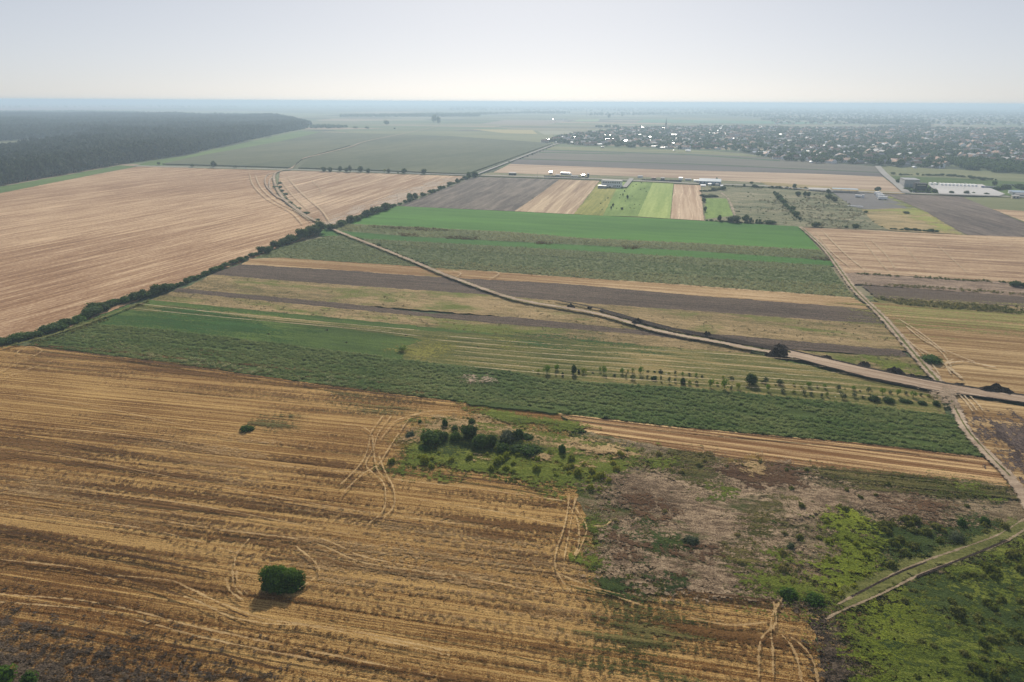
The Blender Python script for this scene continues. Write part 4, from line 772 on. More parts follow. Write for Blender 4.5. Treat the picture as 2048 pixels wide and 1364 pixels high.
scatter('bare_ground_scrub', [(1290, 905), (1434, 915), (1640, 945), (2016, 976), (2040, 1010), (1880, 1000), (1640, 958), (1434, 940), (1290, 940)], 'wshrub', .18, .6, 1.8, (.2, 1), clump=(.12, -.1))
scatter('lime_weed_plants', [(1700, 1245), (1760, 1215), (1820, 1215), (1850, 1260), (1830, 1320), (1790, 1364), (1830, 1420), (1730, 1400), (1705, 1310)], 'limeg', 4.0, .8, 1.6, (0, .6), clump=(.15, -.15))
scatter('weedy_stubble_plants', [(1205, 1196), (1300, 1212), (1372, 1238), (1365, 1290), (1352, 1352), (1262, 1352), (1180, 1310), (1190, 1250)], 'weed', 1.6, .5, 1.1, (.2, .9), clump=(.25, -.05))
scatter('weedy_stubble_plants', [(1170, 1056), (1208, 1050), (1218, 1100), (1204, 1155), (1166, 1125)], 'weed', 3.0, .5, 1.2, (0, .5), clump=(.25, -.1))
scatter('turned_clods', [(1602, 1222), (1652, 1236), (1680, 1300), (1712, 1400), (1760, 1700), (1660, 1700), (1645, 1364), (1640, 1290)], 'clod', 8.0, .5, 1.6)
scatter('turned_clods', [(-300, 1200), (60, 1262), (220, 1300), (400, 1350), (560, 1420), (300, 1500), (-400, 1400)], 'clod', 3.0, .4, 1.0, clump=(.3, -.1))
scatter('ploughed_clods', [(1930, 834), (1990, 838), (2080, 845), (2300, 890), (2300, 1050), (2062, 970), (2010, 942), (1962, 878)], 'clod', 3.0, .6, 1.6)
NF = [(60, 697), (273, 722), (700, 783), (937, 811), (820, 842), (768, 936), (860, 952), (1150, 1000), (1190, 1060), (1160, 1120), (1210, 1195), (1190, 1300), (1270, 1356), (1370, 1300), (1370, 1200), (1600, 1228), (1645, 1420), (1200, 1500), (-300, 1450), (-300, 1000)]
scatter('stubble_tufts', NF, 'stub', .30, .5, 1.1, (0, .6))
scatter('hedge_foot_grass', [(0, 700), (130, 664), (300, 602), (296, 612), (170, 660), (60, 700)], 'weed', .5, 1.2, 2.2, (0, .6), clump=(.1, -.1))
print('instances', NI[0])

# ================================================================ TREES, BUSHES, HEDGES
# hero bushes in the near stubble
x, y = G(568, 1176); m = mpp(x, y)
b = empty('bush', (x, y, 0), 0); tag(b, 'large dense dark green bush standing alone in the near stubble field', 'bush')
link('crown', CR['hero'][0], b, (-2.0*m*6, 0, 0), .4, (56*m, 50*m, 50*m)); link('crown', CR['hero'][0], b, (14*m, 6*m, 0), 2.2, (50*m, 46*m, 40*m)); link('crown', CR['hero'][0], b, (2*m, -12*m, 0), 4.0, (46*m, 34*m, 30*m)); link('crown', CR['sunny'][0], b, (16*m, 2*m, 22*m), 1.0, (28*m, 24*m, 20*m)); link('crown', CR['hero'][0], b, (-26*m, -8*m, 0), 5.0, (26*m, 26*m, 24*m)); link('crown', CR['hero'][0], b, (32*m, -4*m, 0), 3.0, (24*m, 26*m, 19*m))
link('trunk', TR[0], b, (0, 0, 0), 0, 3.0)
b2 = link('side_shoot', CR['bush'][1], b, (2.6, -1.6, 0), .3, (3.2, 2.8, 2.2))
tree('bush', 495, 864, 26, 13, 'bush', 'small low bush beside a green patch in the near stubble field', 'bush', trunk=False)
tree('bush', 6, 1376, 50, 40, 'bush', 'dark bush cut off by the lower left corner, the left one', 'bush', trunk=False)
tree('bush', 62, 1376, 36, 26, 'bush', 'lower dark bush in the bottom left corner, the right one', 'bush', trunk=False, i=1)
tree('bush', 1862, 727, 40, 15, 'bush', 'green tussock bush beside the dirt lane in the olive stubble', 'bush', trunk=False, i=2)
# trees of the weed island: x, base y, width, height, kind, label
ISLT = [(841, 850, 9, 13, 'cone', 'small upright sapling at the upper left corner of the weed island'), (890, 857, 10, 21, 'cone', 'narrow dark tree on the upper edge of the weed island'), (910, 867, 13, 18, 'mid', 'small green tree behind the two joined bushes of the weed island'),
    (938, 880, 27, 32, 'oak', 'largest and darkest round tree of the weed island'), (943, 852, 13, 16, 'mid', 'small tree just behind the darkest tree of the weed island'), (862, 890, 32, 33, 'mid', 'wide green bush at the left of the island cluster'), (883, 884, 22, 27, 'oak', 'dark green bush right of the wide bush at the left of the cluster'),
    (911, 886, 18, 24, 'mid', 'green bush between the darkest tree and the left bushes'), (957, 900, 30, 36, 'mid', 'broad loose bush in front of the darkest tree'), (984, 897, 17, 33, 'oak', 'tall narrow dark bush in the middle of the island cluster'), (1014, 884, 28, 26, 'grey', 'grey green willow like bush in the island cluster'),
    (1036, 883, 18, 27, 'oak', 'dark upright bush right of the grey green bush'), (1001, 907, 24, 26, 'mid', 'low green bush in front of the grey green bush'), (1036, 909, 26, 20, 'oak', 'low dark bush at the right end of the island cluster'), (1063, 911, 34, 20, 'bush', 'lowest and widest dark shrub at the right end of the cluster'),
    (1124, 911, 13, 24, 'cone', 'lone upright dark tree right of the cluster with a clear shadow'), (1254, 910, 11, 12, 'bush', 'small round bush at the right end of the dry grass'), (820, 878, 15, 16, 'grey', 'greyish shrub on the left rim of the weed island'), (1052, 880, 22, 16, 'mid', 'low olive shrub behind the right end of the cluster'),
    (848, 902, 22, 13, 'bush', 'low dark scrub at the foot of the left island bushes'), (836, 900, 10, 8, 'bush', 'tiny dark shrub by the pink grass at the left island rim')]
for i, (px, py, w, h, kd, lb) in enumerate(ISLT): tree('tree' if h > 20 and kd != 'bush' else 'shrub', px, py, w*1.25, h*(.92 if i in (1, 3, 15) else .78), kd, lb, 'tree' if h > 20 and kd != 'bush' else 'shrub', 'trees and shrubs of the weed island', trunk=kd != 'bush', i=i)
for i, (px, py, w, h, lb) in enumerate([(1382, 1091, 30, 16, 'round green shrub on the bare ground right of the dark patch'), (1921, 1056, 18, 18, 'dark round shrub left of the last shrub by the track bend'), (1968, 1054, 17, 18, 'rightmost dark shrub near the bend of the rutted track'), (1912, 1086, 30, 18, 'low dark shrub in the green wedge above the rutted track'),
        (1575, 1200, 40, 18, 'grey green shrub above the turned soil strip'), (1625, 1212, 40, 18, 'broad shrub at the top end of the turned soil strip'), (1580, 1102, 16, 14, 'small dark shrub on the bare ground left of the lime green weeds'), (1765, 1152, 20, 12, 'small shrub right of the lime green weeds'), (1548, 1052, 14, 9, 'tiny shrub in the middle of the bare ground')]):
    tree('shrub', px, py, w, h, 'bush' if i % 3 else 'grey', lb, 'shrub', 'shrubs on the bare ground', trunk=False, i=i)
# orchard: (x, base y, height) read off the photograph; heights vary, most are thin saplings
OR1 = [(65, 200, 40, 3, 'y'), (140, 207, 80, 7, 'b'), (217, 175, 50, 2, 'b'), (213, 218, 40, 3, 'g'), (267, 225, 38, 3, 'd'), (358, 210, 70, 2.4, 'd'), (400, 200, 36, 3, 'd'), (440, 205, 62, 3, 'y'), (570, 190, 45, 4, 'b'), (605, 208, 62, 4, 'b'), (515, 203, 25, 2, 'g'), (690, 228, 24, 3, 'g'), (757, 208, 55, 2.5, 'b'),
    (785, 238, 40, 3, 'g'), (800, 197, 40, 3, 'y'), (838, 196, 50, 3, 'y'), (843, 255, 55, 4, 'g'), (903, 215, 65, 3.5, 'b'), (965, 192, 25, 3, 'g'), (1020, 194, 24, 3, 'd'), (1067, 195, 28, 4, 'd'), (960, 245, 38, 4, 'g'), (1012, 255, 42, 6, 'd'), (1070, 265, 42, 4, 'g'), (1138, 282, 55, 5, 'g'), (1138, 205, 24, 4, 'y'), (1187, 215, 36, 4, 'g'),
    (1185, 275, 42, 4, 'g'), (1250, 228, 45, 4, 'b'), (1250, 290, 50, 5, 'd'), (1305, 222, 36, 2, 'g'), (1302, 298, 56, 3.5, 'y'), (1355, 228, 42, 5, 'b'), (1360, 295, 48, 5, 'g'), (1405, 235, 30, 2, 'g'), (1475, 318, 75, 7, 'b'), (1528, 302, 40, 2, 'b'), (1588, 335, 95, 8, 'b'), (1580, 250, 36, 5, 'y'), (1645, 252, 38, 5, 'g'), (1645, 335, 40, 4, 'g'),
    (1705, 335, 55, 6, 'y'), (1770, 322, 26, 2, 'g'), (1811, 292, 102, 9.5, 'D'), (1927, 283, 50, 6, 'g'), (1945, 352, 60, 5, 'b'), (2035, 292, 45, 5, 'g')]
OR2 = [(190, 500, 26, 4, 'y'), (220, 495, 46, 7, 'g'), (325, 502, 36, 4, 'y'), (380, 512, 36, 3, 'y'), (435, 512, 44, 6, 'b'), (550, 522, 42, 7, 'b'), (500, 520, 26, 2, 'g'), (245, 556, 40, 7, 'g'), (325, 556, 38, 5, 'y'), (400, 570, 40, 3, 'g'), (455, 576, 34, 5, 'g'), (570, 582, 46, 6, 'y'), (655, 536, 45, 6, 'g'), (765, 536, 42, 4, 'b'),
    (690, 602, 50, 7, 'g'), (530, 590, 36, 4, 'g'), (880, 556, 48, 7, 'g'), (920, 613, 44, 10, 'd'), (985, 572, 62, 5, 'b'), (1045, 562, 36, 4, 'g'), (1100, 577, 48, 5, 'b'), (1160, 567, 30, 4, 'g'), (1215, 592, 50, 7, 'b'), (1275, 580, 34, 4, 'g'), (1030, 622, 34, 13, 'd'), (1150, 622, 26, 14, 'd'), (1190, 630, 24, 6, 'd'), (1285, 640, 26, 8, 'd'),
    (1390, 648, 40, 6, 'd'), (1330, 585, 30, 5, 'y'), (775, 590, 36, 6, 'g'), (840, 594, 26, 5, 'g'), (90, 480, 30, 5, 'g'), (705, 530, 24, 3, 'y'), (820, 548, 24, 3, 'g'), (900, 540, 24, 3, 'y')]
KN = {'y': ('yellow', 'pale yellow green'), 'b': ('young', 'bright green'), 'g': ('greyy', 'grey green'), 'd': ('oak', 'dark green'), 'D': ('oak', 'dark')}
orch = [(1060+a/4.096, 700+b_/4.096, h/4.096, w, k) for a, b_, h, w, k in OR1]+[(1500+a/3.737, 640+b_/3.737, h/3.737, w, k) for a, b_, h, w, k in OR2]
for i, (px, py, h, w, kd) in enumerate(orch):
    kk, cn = KN[kd]; sz = 'tall' if h > 13 else 'small'
    lb = 'largest dark round fruit tree of the orchard, with a long shadow' if kd == 'D' else '%s %s fruit tree in the %s of the sparse orchard' % (sz, cn, 'left end' if px < 1200 else 'left half' if px < 1400 else 'middle' if px < 1560 else 'right half' if px < 1720 else 'right end')
    tree('fruit_tree', px, py, (max(5.5, w*1.5, h*.62) if kd != 'D' else 19)*RNG.uniform(.75, 1.6), h*RNG.uniform(.95, 1.2), kk, lb, 'tree', 'fruit trees of the sparse orchard', i=i)
# pale things lying in the orchard
whm = plain('white_plastic', (.75, .75, .74), .5)
def sack_mesh():
    v, f = ico(); return mesh('sack', v*np.array([.55, .35, .28])*np.random.default_rng(4).uniform(.8, 1.15, (12, 1))+(0, 0, .22), f, [whm])
SK = sack_mesh()
for (px, py), lb in zip([(1066, 744), (1095, 745), (1128, 743), (1331, 751), (1333, 752.5), (1307, 763), (1606, 792), (1670, 797)],
        ['white sack at the left end of the orchard', 'white sack at the foot of the wide tree at the left orchard end', 'white sack between the first two gaps of the orchard row', 'left of the two bright sacks lying together in the orchard', 'right of the two bright sacks lying together in the orchard', 'white sack under a dark fruit tree near the crop edge', 'white sack right of the big dark fruit tree', 'rightmost white sack in the orchard']):
    tag(link('sack', SK, None, (*G(px, py), .03), RNG.uniform(0, 3), 1.5), lb, 'sack', 'white sacks in the orchard')
# dark heaps lying on the grass
heapm = plain('heap', (.05, .04, .03), .95, .05, var=.4, sc_=.8)
soilm = soil_mat('soil_heap', (.026, .018, .013), (.085, .062, .048), 0, big=.1, grain=1.8, gramt=.8, med=(.5, .5), medamt=.4, bstr=1.0, bdist=.6)
def heap_mesh(seed, n=22, m_=9, mat=None):
    r = np.random.default_rng(seed); V, F = [(0, 0, 1.0)], []
    pk = [(r.uniform(-.5, .5), r.uniform(-.35, .35), r.uniform(.5, 1), r.uniform(.3, .5)) for _ in range(6)]+[(0, 0, .8, .8), (.25, .1, .8, .5), (-.3, 0, .75, .5)]
    def H(x, y):
        q = math.hypot(x, y); e = max(0, 1-q**2.5)**1.2; v = max(h*math.exp(-((x-a)**2+(y-b)**2)/(w*w)) for a, b, h, w in pk)
        return e**.5*v*(1+.35*mn.noise(Vector((x*4, y*4, seed)))+.2*mn.noise(Vector((x*10, y*10, seed))))
    V = [(0, 0, H(0, 0))]
    for i in range(1, m_+1):
        for j in range(n):
            t = 2*math.pi*j/n; q = i/m_; w = 1+.16*mn.noise(Vector((math.cos(t)*1.3, math.sin(t)*1.3, seed*2.0))) if i == m_ else 1
            x, y = q*math.cos(t)*w, q*math.sin(t)*w; V.append((x*.5, y*.5, H(x, y) if i < m_ else -.02))
    for j in range(n): F.append([0, 1+j, 1+(j+1) % n])
    for i in range(m_-1):
        for j in range(n): a = 1+i*n+j; b = 1+i*n+(j+1) % n; F.append([a, a+n, b+n, b])
    return mesh('heap', V, F, [mat or soilm])
HM = [heap_mesh(s, 26, 11) for s in range(4)]
def heap(px, py, w, h, dep, label, i=0, name='soil_heap', cat='soil heap', group='soil heaps along the new road'):
    x, y = G(px, py); m = mpp(x, y); o = link(name, HM[i % 4], None, (x, y, .0), RNG.uniform(-.2, .2)-.15, (w*m*1.15, dep*1.1, h*m*1.1)); return tag(o, label, cat, group)
for i, a in enumerate([(1990, 788, 88, 18, 9, 'largest dark soil heap, long and rounded, right of the lane crossing'), (1789, 750, 46, 17, 9, 'large rounded dark heap above the graded road'), (1728, 733, 30, 10, 7, 'small dark heap left of the large rounded heap'), (1652, 719, 30, 9, 6, 'low dark heap in the dry grass near the start of the graded road'),
        (1557, 713, 46, 21, 10, 'pointed dark heap at the end of the graded road'), (1560, 699, 40, 12, 8, 'uneven dark heap just behind the pointed heap'), (1413, 676, 26, 13, 7, 'peaked dark heap beside the trench in mid field'), (1275, 651, 34, 15, 9, 'dark peaked heap beside the bend of the dirt road'), (1141, 618, 22, 10, 7, 'leftmost dark soil heap where the trench starts'),
        (1823, 754, 22, 7, 5, 'low greyish heap right of the large rounded heap'), (1918, 773, 40, 7, 6, 'flat brown heap left of the largest soil heap'), (1180, 618, 14, 6, 5, 'small earth mound above the trench start'), (1205, 624, 16, 6, 5, 'small mound between the two left heaps'), (1255, 640, 18, 5, 5, 'low mound just behind the bend of the dirt road')]): heap(*a[:5], a[5], i)
for i, (px, py, w, lb) in enumerate([(692, 688, 18, 'dark flat heap on the green strip left of the mown hay'), (957, 697, 12, 'dark heap in the middle of the mown hay'), (1040, 735, 14, 'dark heap on the mown hay close to the crop edge'), (538, 671, 18, 'low dark spot of debris on the lush green strip'), (654, 663, 14, 'small dark heap by the straw rows of the green strip'),
        (145, 670, 10, 'dark hole like heap near the left end of the crop'), (812, 674, 12, 'small dark heap in the weedy hay corner')]): heap(px, py, w, 4, 3, lb, i, 'debris_heap', 'heap', 'dark heaps on the grass')
tree('shrub', 808, 705, 22, 12, 'young', 'loose green shrub standing on the mown grass', 'shrub', trunk=False)
# hedges: shrubs standing shoulder to shoulder, each its own plant
def hedge(line, n, w, h, kinds, label, group, jx=3, jy=1.5, near=None):
    P = spline(line, 12); L = np.concatenate([[0], np.cumsum(np.hypot(*np.diff(GP([tuple(p) for p in P]), axis=0).T))])
    for i in range(n):
        t = (i+RNG.uniform(-.3, .3))/n*L[-1]; px, py = np.interp(t, L, P[:, 0]), np.interp(t, L, P[:, 1]); fr = min(1, max(0, t/L[-1]))
        ww = (w[0]+(w[1]-w[0])*fr)*1.05; hh = h[0]+(h[1]-h[0])*fr; q = RNG.uniform(.6, 1.25)
        x, y = G(px, py); m = mpp(x, y); kd = kinds[int(RNG.integers(len(kinds)))]
        o = link('hedge_shrub', CR[kd][int(RNG.integers(len(CR[kd])))], None, (x+RNG.normal(0, jx*m), y+RNG.normal(0, jx*m), 0), RNG.uniform(0, 6), (ww*m*q*RNG.uniform(.8, 1.3), ww*m*q, hh*m*q*RNG.uniform(.8, 1.2)))
        tag(o, label, 'shrub', group)
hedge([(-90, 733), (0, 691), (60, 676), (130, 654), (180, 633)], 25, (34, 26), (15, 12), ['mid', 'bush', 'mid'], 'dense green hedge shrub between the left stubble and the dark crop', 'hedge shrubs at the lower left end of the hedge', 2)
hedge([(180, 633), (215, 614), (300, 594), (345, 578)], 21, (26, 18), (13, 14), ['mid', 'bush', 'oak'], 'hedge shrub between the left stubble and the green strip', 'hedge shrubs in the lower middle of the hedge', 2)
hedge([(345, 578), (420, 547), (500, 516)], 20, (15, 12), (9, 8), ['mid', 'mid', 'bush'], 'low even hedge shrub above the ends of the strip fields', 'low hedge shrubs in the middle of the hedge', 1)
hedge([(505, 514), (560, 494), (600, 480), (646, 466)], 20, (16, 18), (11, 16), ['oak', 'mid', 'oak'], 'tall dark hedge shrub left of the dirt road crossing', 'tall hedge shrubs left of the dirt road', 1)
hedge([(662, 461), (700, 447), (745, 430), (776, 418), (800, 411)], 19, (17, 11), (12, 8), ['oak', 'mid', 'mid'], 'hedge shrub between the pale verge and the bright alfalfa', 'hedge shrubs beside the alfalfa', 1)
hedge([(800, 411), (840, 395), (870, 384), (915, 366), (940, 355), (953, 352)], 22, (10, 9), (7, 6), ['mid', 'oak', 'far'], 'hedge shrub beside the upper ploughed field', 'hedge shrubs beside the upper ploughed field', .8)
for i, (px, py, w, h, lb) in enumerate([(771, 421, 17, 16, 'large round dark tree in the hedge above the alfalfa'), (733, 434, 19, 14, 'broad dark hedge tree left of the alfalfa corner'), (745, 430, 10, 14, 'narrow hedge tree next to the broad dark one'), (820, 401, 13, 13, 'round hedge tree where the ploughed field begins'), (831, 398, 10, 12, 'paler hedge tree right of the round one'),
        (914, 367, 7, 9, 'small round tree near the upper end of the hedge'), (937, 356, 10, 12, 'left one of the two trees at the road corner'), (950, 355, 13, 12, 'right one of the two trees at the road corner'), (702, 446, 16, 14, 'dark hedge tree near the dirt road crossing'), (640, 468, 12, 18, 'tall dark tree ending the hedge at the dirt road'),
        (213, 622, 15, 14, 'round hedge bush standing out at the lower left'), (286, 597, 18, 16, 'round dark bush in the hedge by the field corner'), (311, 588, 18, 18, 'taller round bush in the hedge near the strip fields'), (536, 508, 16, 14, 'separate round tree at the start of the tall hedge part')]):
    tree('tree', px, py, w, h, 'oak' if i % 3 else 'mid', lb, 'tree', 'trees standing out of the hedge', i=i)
# trees along the road at the edge of the far corn
for i, (px, py, w, h, kd, lb) in enumerate([(318, 331, 6, 7, 'far', 'tiny tree by the road near the forest corner'), (385, 335, 9, 6, 'far', 'low bush by the road left of the round tree'), (428, 336, 11, 12, 'oak', 'round tree alone by the road above the left stubble'), (470, 337, 7, 4, 'far', 'low shrub by the road right of the round tree'),
        (648, 344, 10, 10, 'oak', 'first roadside tree right of the dirt track'), (661, 344, 10, 9, 'mid', 'second roadside tree right of the dirt track'), (680, 344, 9, 11, 'oak', 'third roadside tree, narrow, before the joined pair'), (693, 345, 10, 9, 'mid', 'left tree of the joined roadside pair'), (700, 345, 7, 13, 'grey', 'taller right tree of the joined roadside pair'),
        (721, 345, 11, 12, 'oak', 'broad roadside tree after the joined pair'), (737, 346, 9, 9, 'mid', 'smaller roadside tree after the broad one'), (769, 346, 5, 8, 'yellow', 'small yellow green roadside tree'), (778, 347, 8, 9, 'grey', 'greyish roadside tree beside the yellow one'), (796, 347.5, 5, 4, 'far', 'tiny roadside bush between two round trees'),
        (808.5, 348, 10, 10, 'oak', 'round roadside tree, next to last before the corner'), (848, 349.5, 10, 11, 'oak', 'last round roadside tree before the corner')]):
    tree('roadside_tree', px, py, w, h, kd, lb, 'tree', 'trees along the road at the corn edge', i=i, trunk=h > 7)
for i, (px, py) in enumerate([(559, 368), (561, 376), (563.6, 383), (571.5, 390), (572.6, 399), (581.6, 408), (596, 419), (613, 428), (635.5, 441), (552, 376)]):
    tree('shrub', px, py, 10 if i < 6 else 14, 4, 'mid', 'low dark shrub beside the bend of the dirt road in the stubble', 'shrub', 'low shrubs along the bend of the dirt road', trunk=False, i=i)
# shrubs along the dirt road in mid field (dark verge on its right-hand side)
hedge([(712, 478), (748, 490), (790, 509), (835, 527), (861, 538)], 19, (9, 10), (4, 6), ['oak', 'mid'], 'low dark verge shrub on the right side of the dirt road', 'verge shrubs beside the dirt road', 1)
# meadow shrubs near the white building
o5 = [(1540, 468, 8, 20), (1507, 490, 8, 12), (1454, 530, 7, 14), (1720, 437, 9, 36), (1775, 470, 18, 50), (1690, 425, 7, 10), (1832, 442, 7, 10), (1740, 385, 8, 22), (1880, 300, 6, 6), (1843, 322, 6, 8), (1980, 352, 6, 8), (1934, 360, 6, 8), (2000, 384, 6, 8), (1600, 562, 16, 40), (1578, 598, 12, 40), (1708, 600, 22, 30), (1645, 588, 8, 8), (1808, 582, 8, 8), (1855, 588, 8, 8), (1925, 545, 8, 8), (1862, 540, 6, 6), (1750, 500, 10, 8), (1680, 462, 8, 8), (1942, 280, 6, 6), (1470, 602, 8, 8)]
for i, (a, b_, w, h) in enumerate(o5):
    tree('shrub', 960+a/6.02, 320+b_/6.02, max(2.2, w/6.02*1.5), max(1.8, h/6.02), 'oak', 'small dark shrub dotted over the meadow below the white building', 'shrub', 'dark shrubs dotted over the meadows', trunk=False, i=i)
# tree row and thickets right of centre (zoom frame 1340,340 scale 5.69)
def z5(a, b_): return 1340+a/5.69, 340+b_/5.69
hedge([z5(1195, 275), z5(1240, 330), z5(1300, 400), z5(1370, 470), z5(1440, 545), z5(1485, 588)], 19, (9, 12), (8, 9), ['mid', 'hedge' if 'hedge' in CR else 'mid', 'mid'], 'tree of the dense green row crossing the rough pasture', 'trees of the green row in the rough pasture', 1.2)
hedge([z5(410, 580), z5(560, 590), z5(700, 600), z5(900, 612), z5(1060, 615), z5(1220, 620)], 14, (9, 9), (4, 4), ['oak', 'mid'], 'low dark thicket shrub on the far edge of the alfalfa', 'thicket shrubs on the far edge of the alfalfa', .6)
for i, (a, b_, w, h, kd, lb) in enumerate([(557, 590, 48, 75, 'oak', 'upright dark tree at the left of the thicket edging the alfalfa'), (720, 600, 150, 80, 'oak', 'widest dark tree of the thicket edging the alfalfa'), (858, 600, 80, 80, 'oak', 'tall dark tree right of the widest one in the thicket'), (912, 608, 40, 65, 'oak', 'narrow dark tree at the right of the thicket'),
        (945, 608, 20, 45, 'mid', 'first small tree of the gap right of the thicket'), (985, 608, 24, 48, 'mid', 'second small tree of the gap right of the thicket'), (1022, 610, 34, 50, 'mid', 'third small tree of the gap right of the thicket'), (1140, 615, 130, 45, 'oak', 'low wide dark bush above the alfalfa'), (1660, 650, 100, 50, 'oak', 'low dark bush where the lane meets the right stubble'),
        (1412, 215, 40, 55, 'oak', 'round tree in the hedge by the asphalt road'), (1455, 300, 65, 55, 'oak', 'left dark tree of the group in the rough pasture'), (1530, 305, 40, 55, 'oak', 'middle dark tree of the group in the rough pasture'), (1570, 312, 50, 60, 'oak', 'right dark tree of the group in the rough pasture'), (1800, 268, 48, 50, 'oak', 'dark tree at the corner of the gravel yard'),
        (1800, 325, 60, 45, 'mid', 'loose shrub below the gravel yard corner'), (532, 120, 24, 35, 'far', 'small tree behind the blue roofed hall'), (385, 370, 50, 50, 'oak', 'dark bush at the right edge of the narrow stubble plot'), (400, 480, 34, 60, 'mid', 'narrow bush at the right edge of the narrow stubble plot'), (845, 190, 30, 30, 'oak', 'round bush by the asphalt road right of the hall'),
        (712, 190, 26, 18, 'mid', 'low bush by the asphalt road near the hall'), (925, 165, 40, 35, 'far', 'pale green bush behind the asphalt road'), (2000, 655, 50, 20, 'mid', 'low bush on the bank above the right stubble')]):
    px, py = z5(a, b_); tree('tree' if h > 40 else 'shrub', px, py, w/5.69, h/5.69, kd, lb, 'tree' if h > 40 else 'shrub', 'trees and bushes around the rough pasture', i=i, trunk=h > 40)
hedge([z5(360, 250), z5(450, 245), z5(560, 230), z5(620, 235)], 11, (8, 8), (5, 5), ['oak', 'grey', 'mid'], 'scrub shrub in the cluttered yard below the blue roofed hall', 'scrub of the yard below the hall', 1)
hedge([z5(370, 315), z5(450, 312), z5(560, 312)], 7, (9, 9), (5, 5), ['grey', 'mid'], 'brownish scrub shrub above the small green plot', 'brownish scrub above the small green plot', 1)
hedge([z5(950, 205), z5(1060, 208)], 8, (7, 7), (5, 4), ['oak'], 'dark shrub in the short clump by the asphalt road', 'short clump of shrubs by the road', .8)
hedge([z5(1120, 205), z5(1300, 210), z5(1450, 218), z5(1600, 222)], 15, (6, 6), (3.6, 3.6), ['oak', 'mid'], 'clipped dark hedge shrub along the asphalt road', 'clipped hedge along the asphalt road', .4)
hedge([(1783, 459), (1830, 462), (1880, 465)], 12, (9, 11), (4, 6), ['oak', 'mid'], 'dark bank shrub below the dry pasture', 'dark bank shrubs below the dry pasture', .8)
for i in range(70):
    while True:
        px, py = RNG.uniform(1455, 1770), RNG.uniform(378, 458)
        if in_poly(np.array([[px, py]]), [(1456, 384), (1656, 386), (1715, 420), (1770, 457), (1600, 452), (1474, 434)])[0]: break
    tree('shrub', px, py, RNG.uniform(2, 4.5), RNG.uniform(1.2, 2.6), 'far', 'tiny dark shrub scattered over the rough pasture', 'shrub', 'tiny shrubs of the rough pasture', trunk=False, parts=False, i=i)
# right hand side trees (zoom frame 1660,340 scale 5.28)
def z6(a, b_): return 1660+a/5.28, 340+b_/5.28
for i, (a, b_, w, h, kd, lb) in enumerate([(267, 628, 70, 55, 'oak', 'round dark tree standing on the bank of the right stubble'), (165, 615, 36, 22, 'mid', 'small bush left of the round tree on the bank'), (500, 228, 62, 45, 'oak', 'round dark tree beside the asphalt road left of the warehouse'), (670, 48, 50, 26, 'far', 'bush in the meadow right of the village lane'), (922, 55, 30, 22, 'far', 'small bush in the meadow above the warehouse'),
        (722, 145, 60, 45, 'oak', 'dark tree hiding the left corner of the warehouse'), (1732, 170, 48, 52, 'oak', 'tall dark tree behind the right end of the concrete yard'), (1280, 258, 50, 36, 'oak', 'dark shrub pair on the front edge of the concrete yard'), (1440, 262, 50, 42, 'grey', 'rounded shrub on the front edge of the concrete yard'), (1510, 258, 36, 24, 'oak', 'small shrub on the yard edge right of the rounded one'),
        (1655, 270, 50, 30, 'oak', 'shrub near the right corner of the concrete yard'), (1100, 252, 60, 48, 'oak', 'pointed conifer group right of the dark office building'), (1030, 240, 50, 60, 'oak', 'dark conifer in front of the dark office building'), (380, 455, 44, 24, 'mid', 'low bush at the upper left of the dry pasture'), (800, 462, 70, 24, 'grey', 'wide low scrub in the dry pasture'),
        (1500, 95, 60, 28, 'oak', 'dark bush in the meadow above the trailer row'), (1605, 108, 60, 28, 'oak', 'wide dark bush right above the trailer row')]):
    px, py = z6(a, b_); tree('tree' if h > 40 else 'shrub', px, py, w/5.28, h/5.28, kd, lb, 'tree' if h > 40 else 'shrub', 'trees and bushes of the right middle ground', i=i, trunk=h > 40)
hedge([z6(735, 55), z6(890, 55)], 6, (6, 6), (3, 3), ['far'], 'low dark shrub of the left meadow hedge', 'left meadow hedge', .6)
hedge([z6(980, 60), z6(1150, 62), z6(1340, 72), z6(1560, 92), z6(1790, 115)], 22, (7, 8), (3.5, 4.5), ['far', 'oak'], 'low dark shrub of the long meadow hedge above the yard', 'long meadow hedge above the yard', .8)
hedge([z6(800, 215), z6(900, 240), z6(1080, 250)], 12, (8, 8), (6, 5), ['oak', 'mid'], 'dark garden shrub along the front of the office building', 'garden shrubs of the office building', .8)
hedge([z6(1760, 215), z6(1850, 200), z6(1960, 190), z6(2060, 215)], 19, (10, 12), (6, 7), ['mid', 'oak'], 'green thicket shrub right of the concrete yard', 'green thicket right of the concrete yard', 3)
hedge([z6(-5, 285), z6(40, 330), z6(70, 350)], 6, (8, 8), (6, 6), ['mid', 'grey'], 'scrub shrub on the left edge of the gravel yard', 'scrub on the left edge of the gravel yard', 1)
hedge([(2030, 575), (2060, 578), (2120, 585)], 6, (20, 26), (11, 13), ['mid', 'oak'], 'green thicket shrub at the right end of the cloddy strip', 'green thicket at the right frame edge', 2)
hedge([(962, 346), (1000, 331), (1045, 317), (1085, 302), (1110, 291)], 19, (5, 3.5), (2.6, 2), ['far'], 'low shrub along the narrow road to the village', 'shrubs along the narrow road to the village', .6)
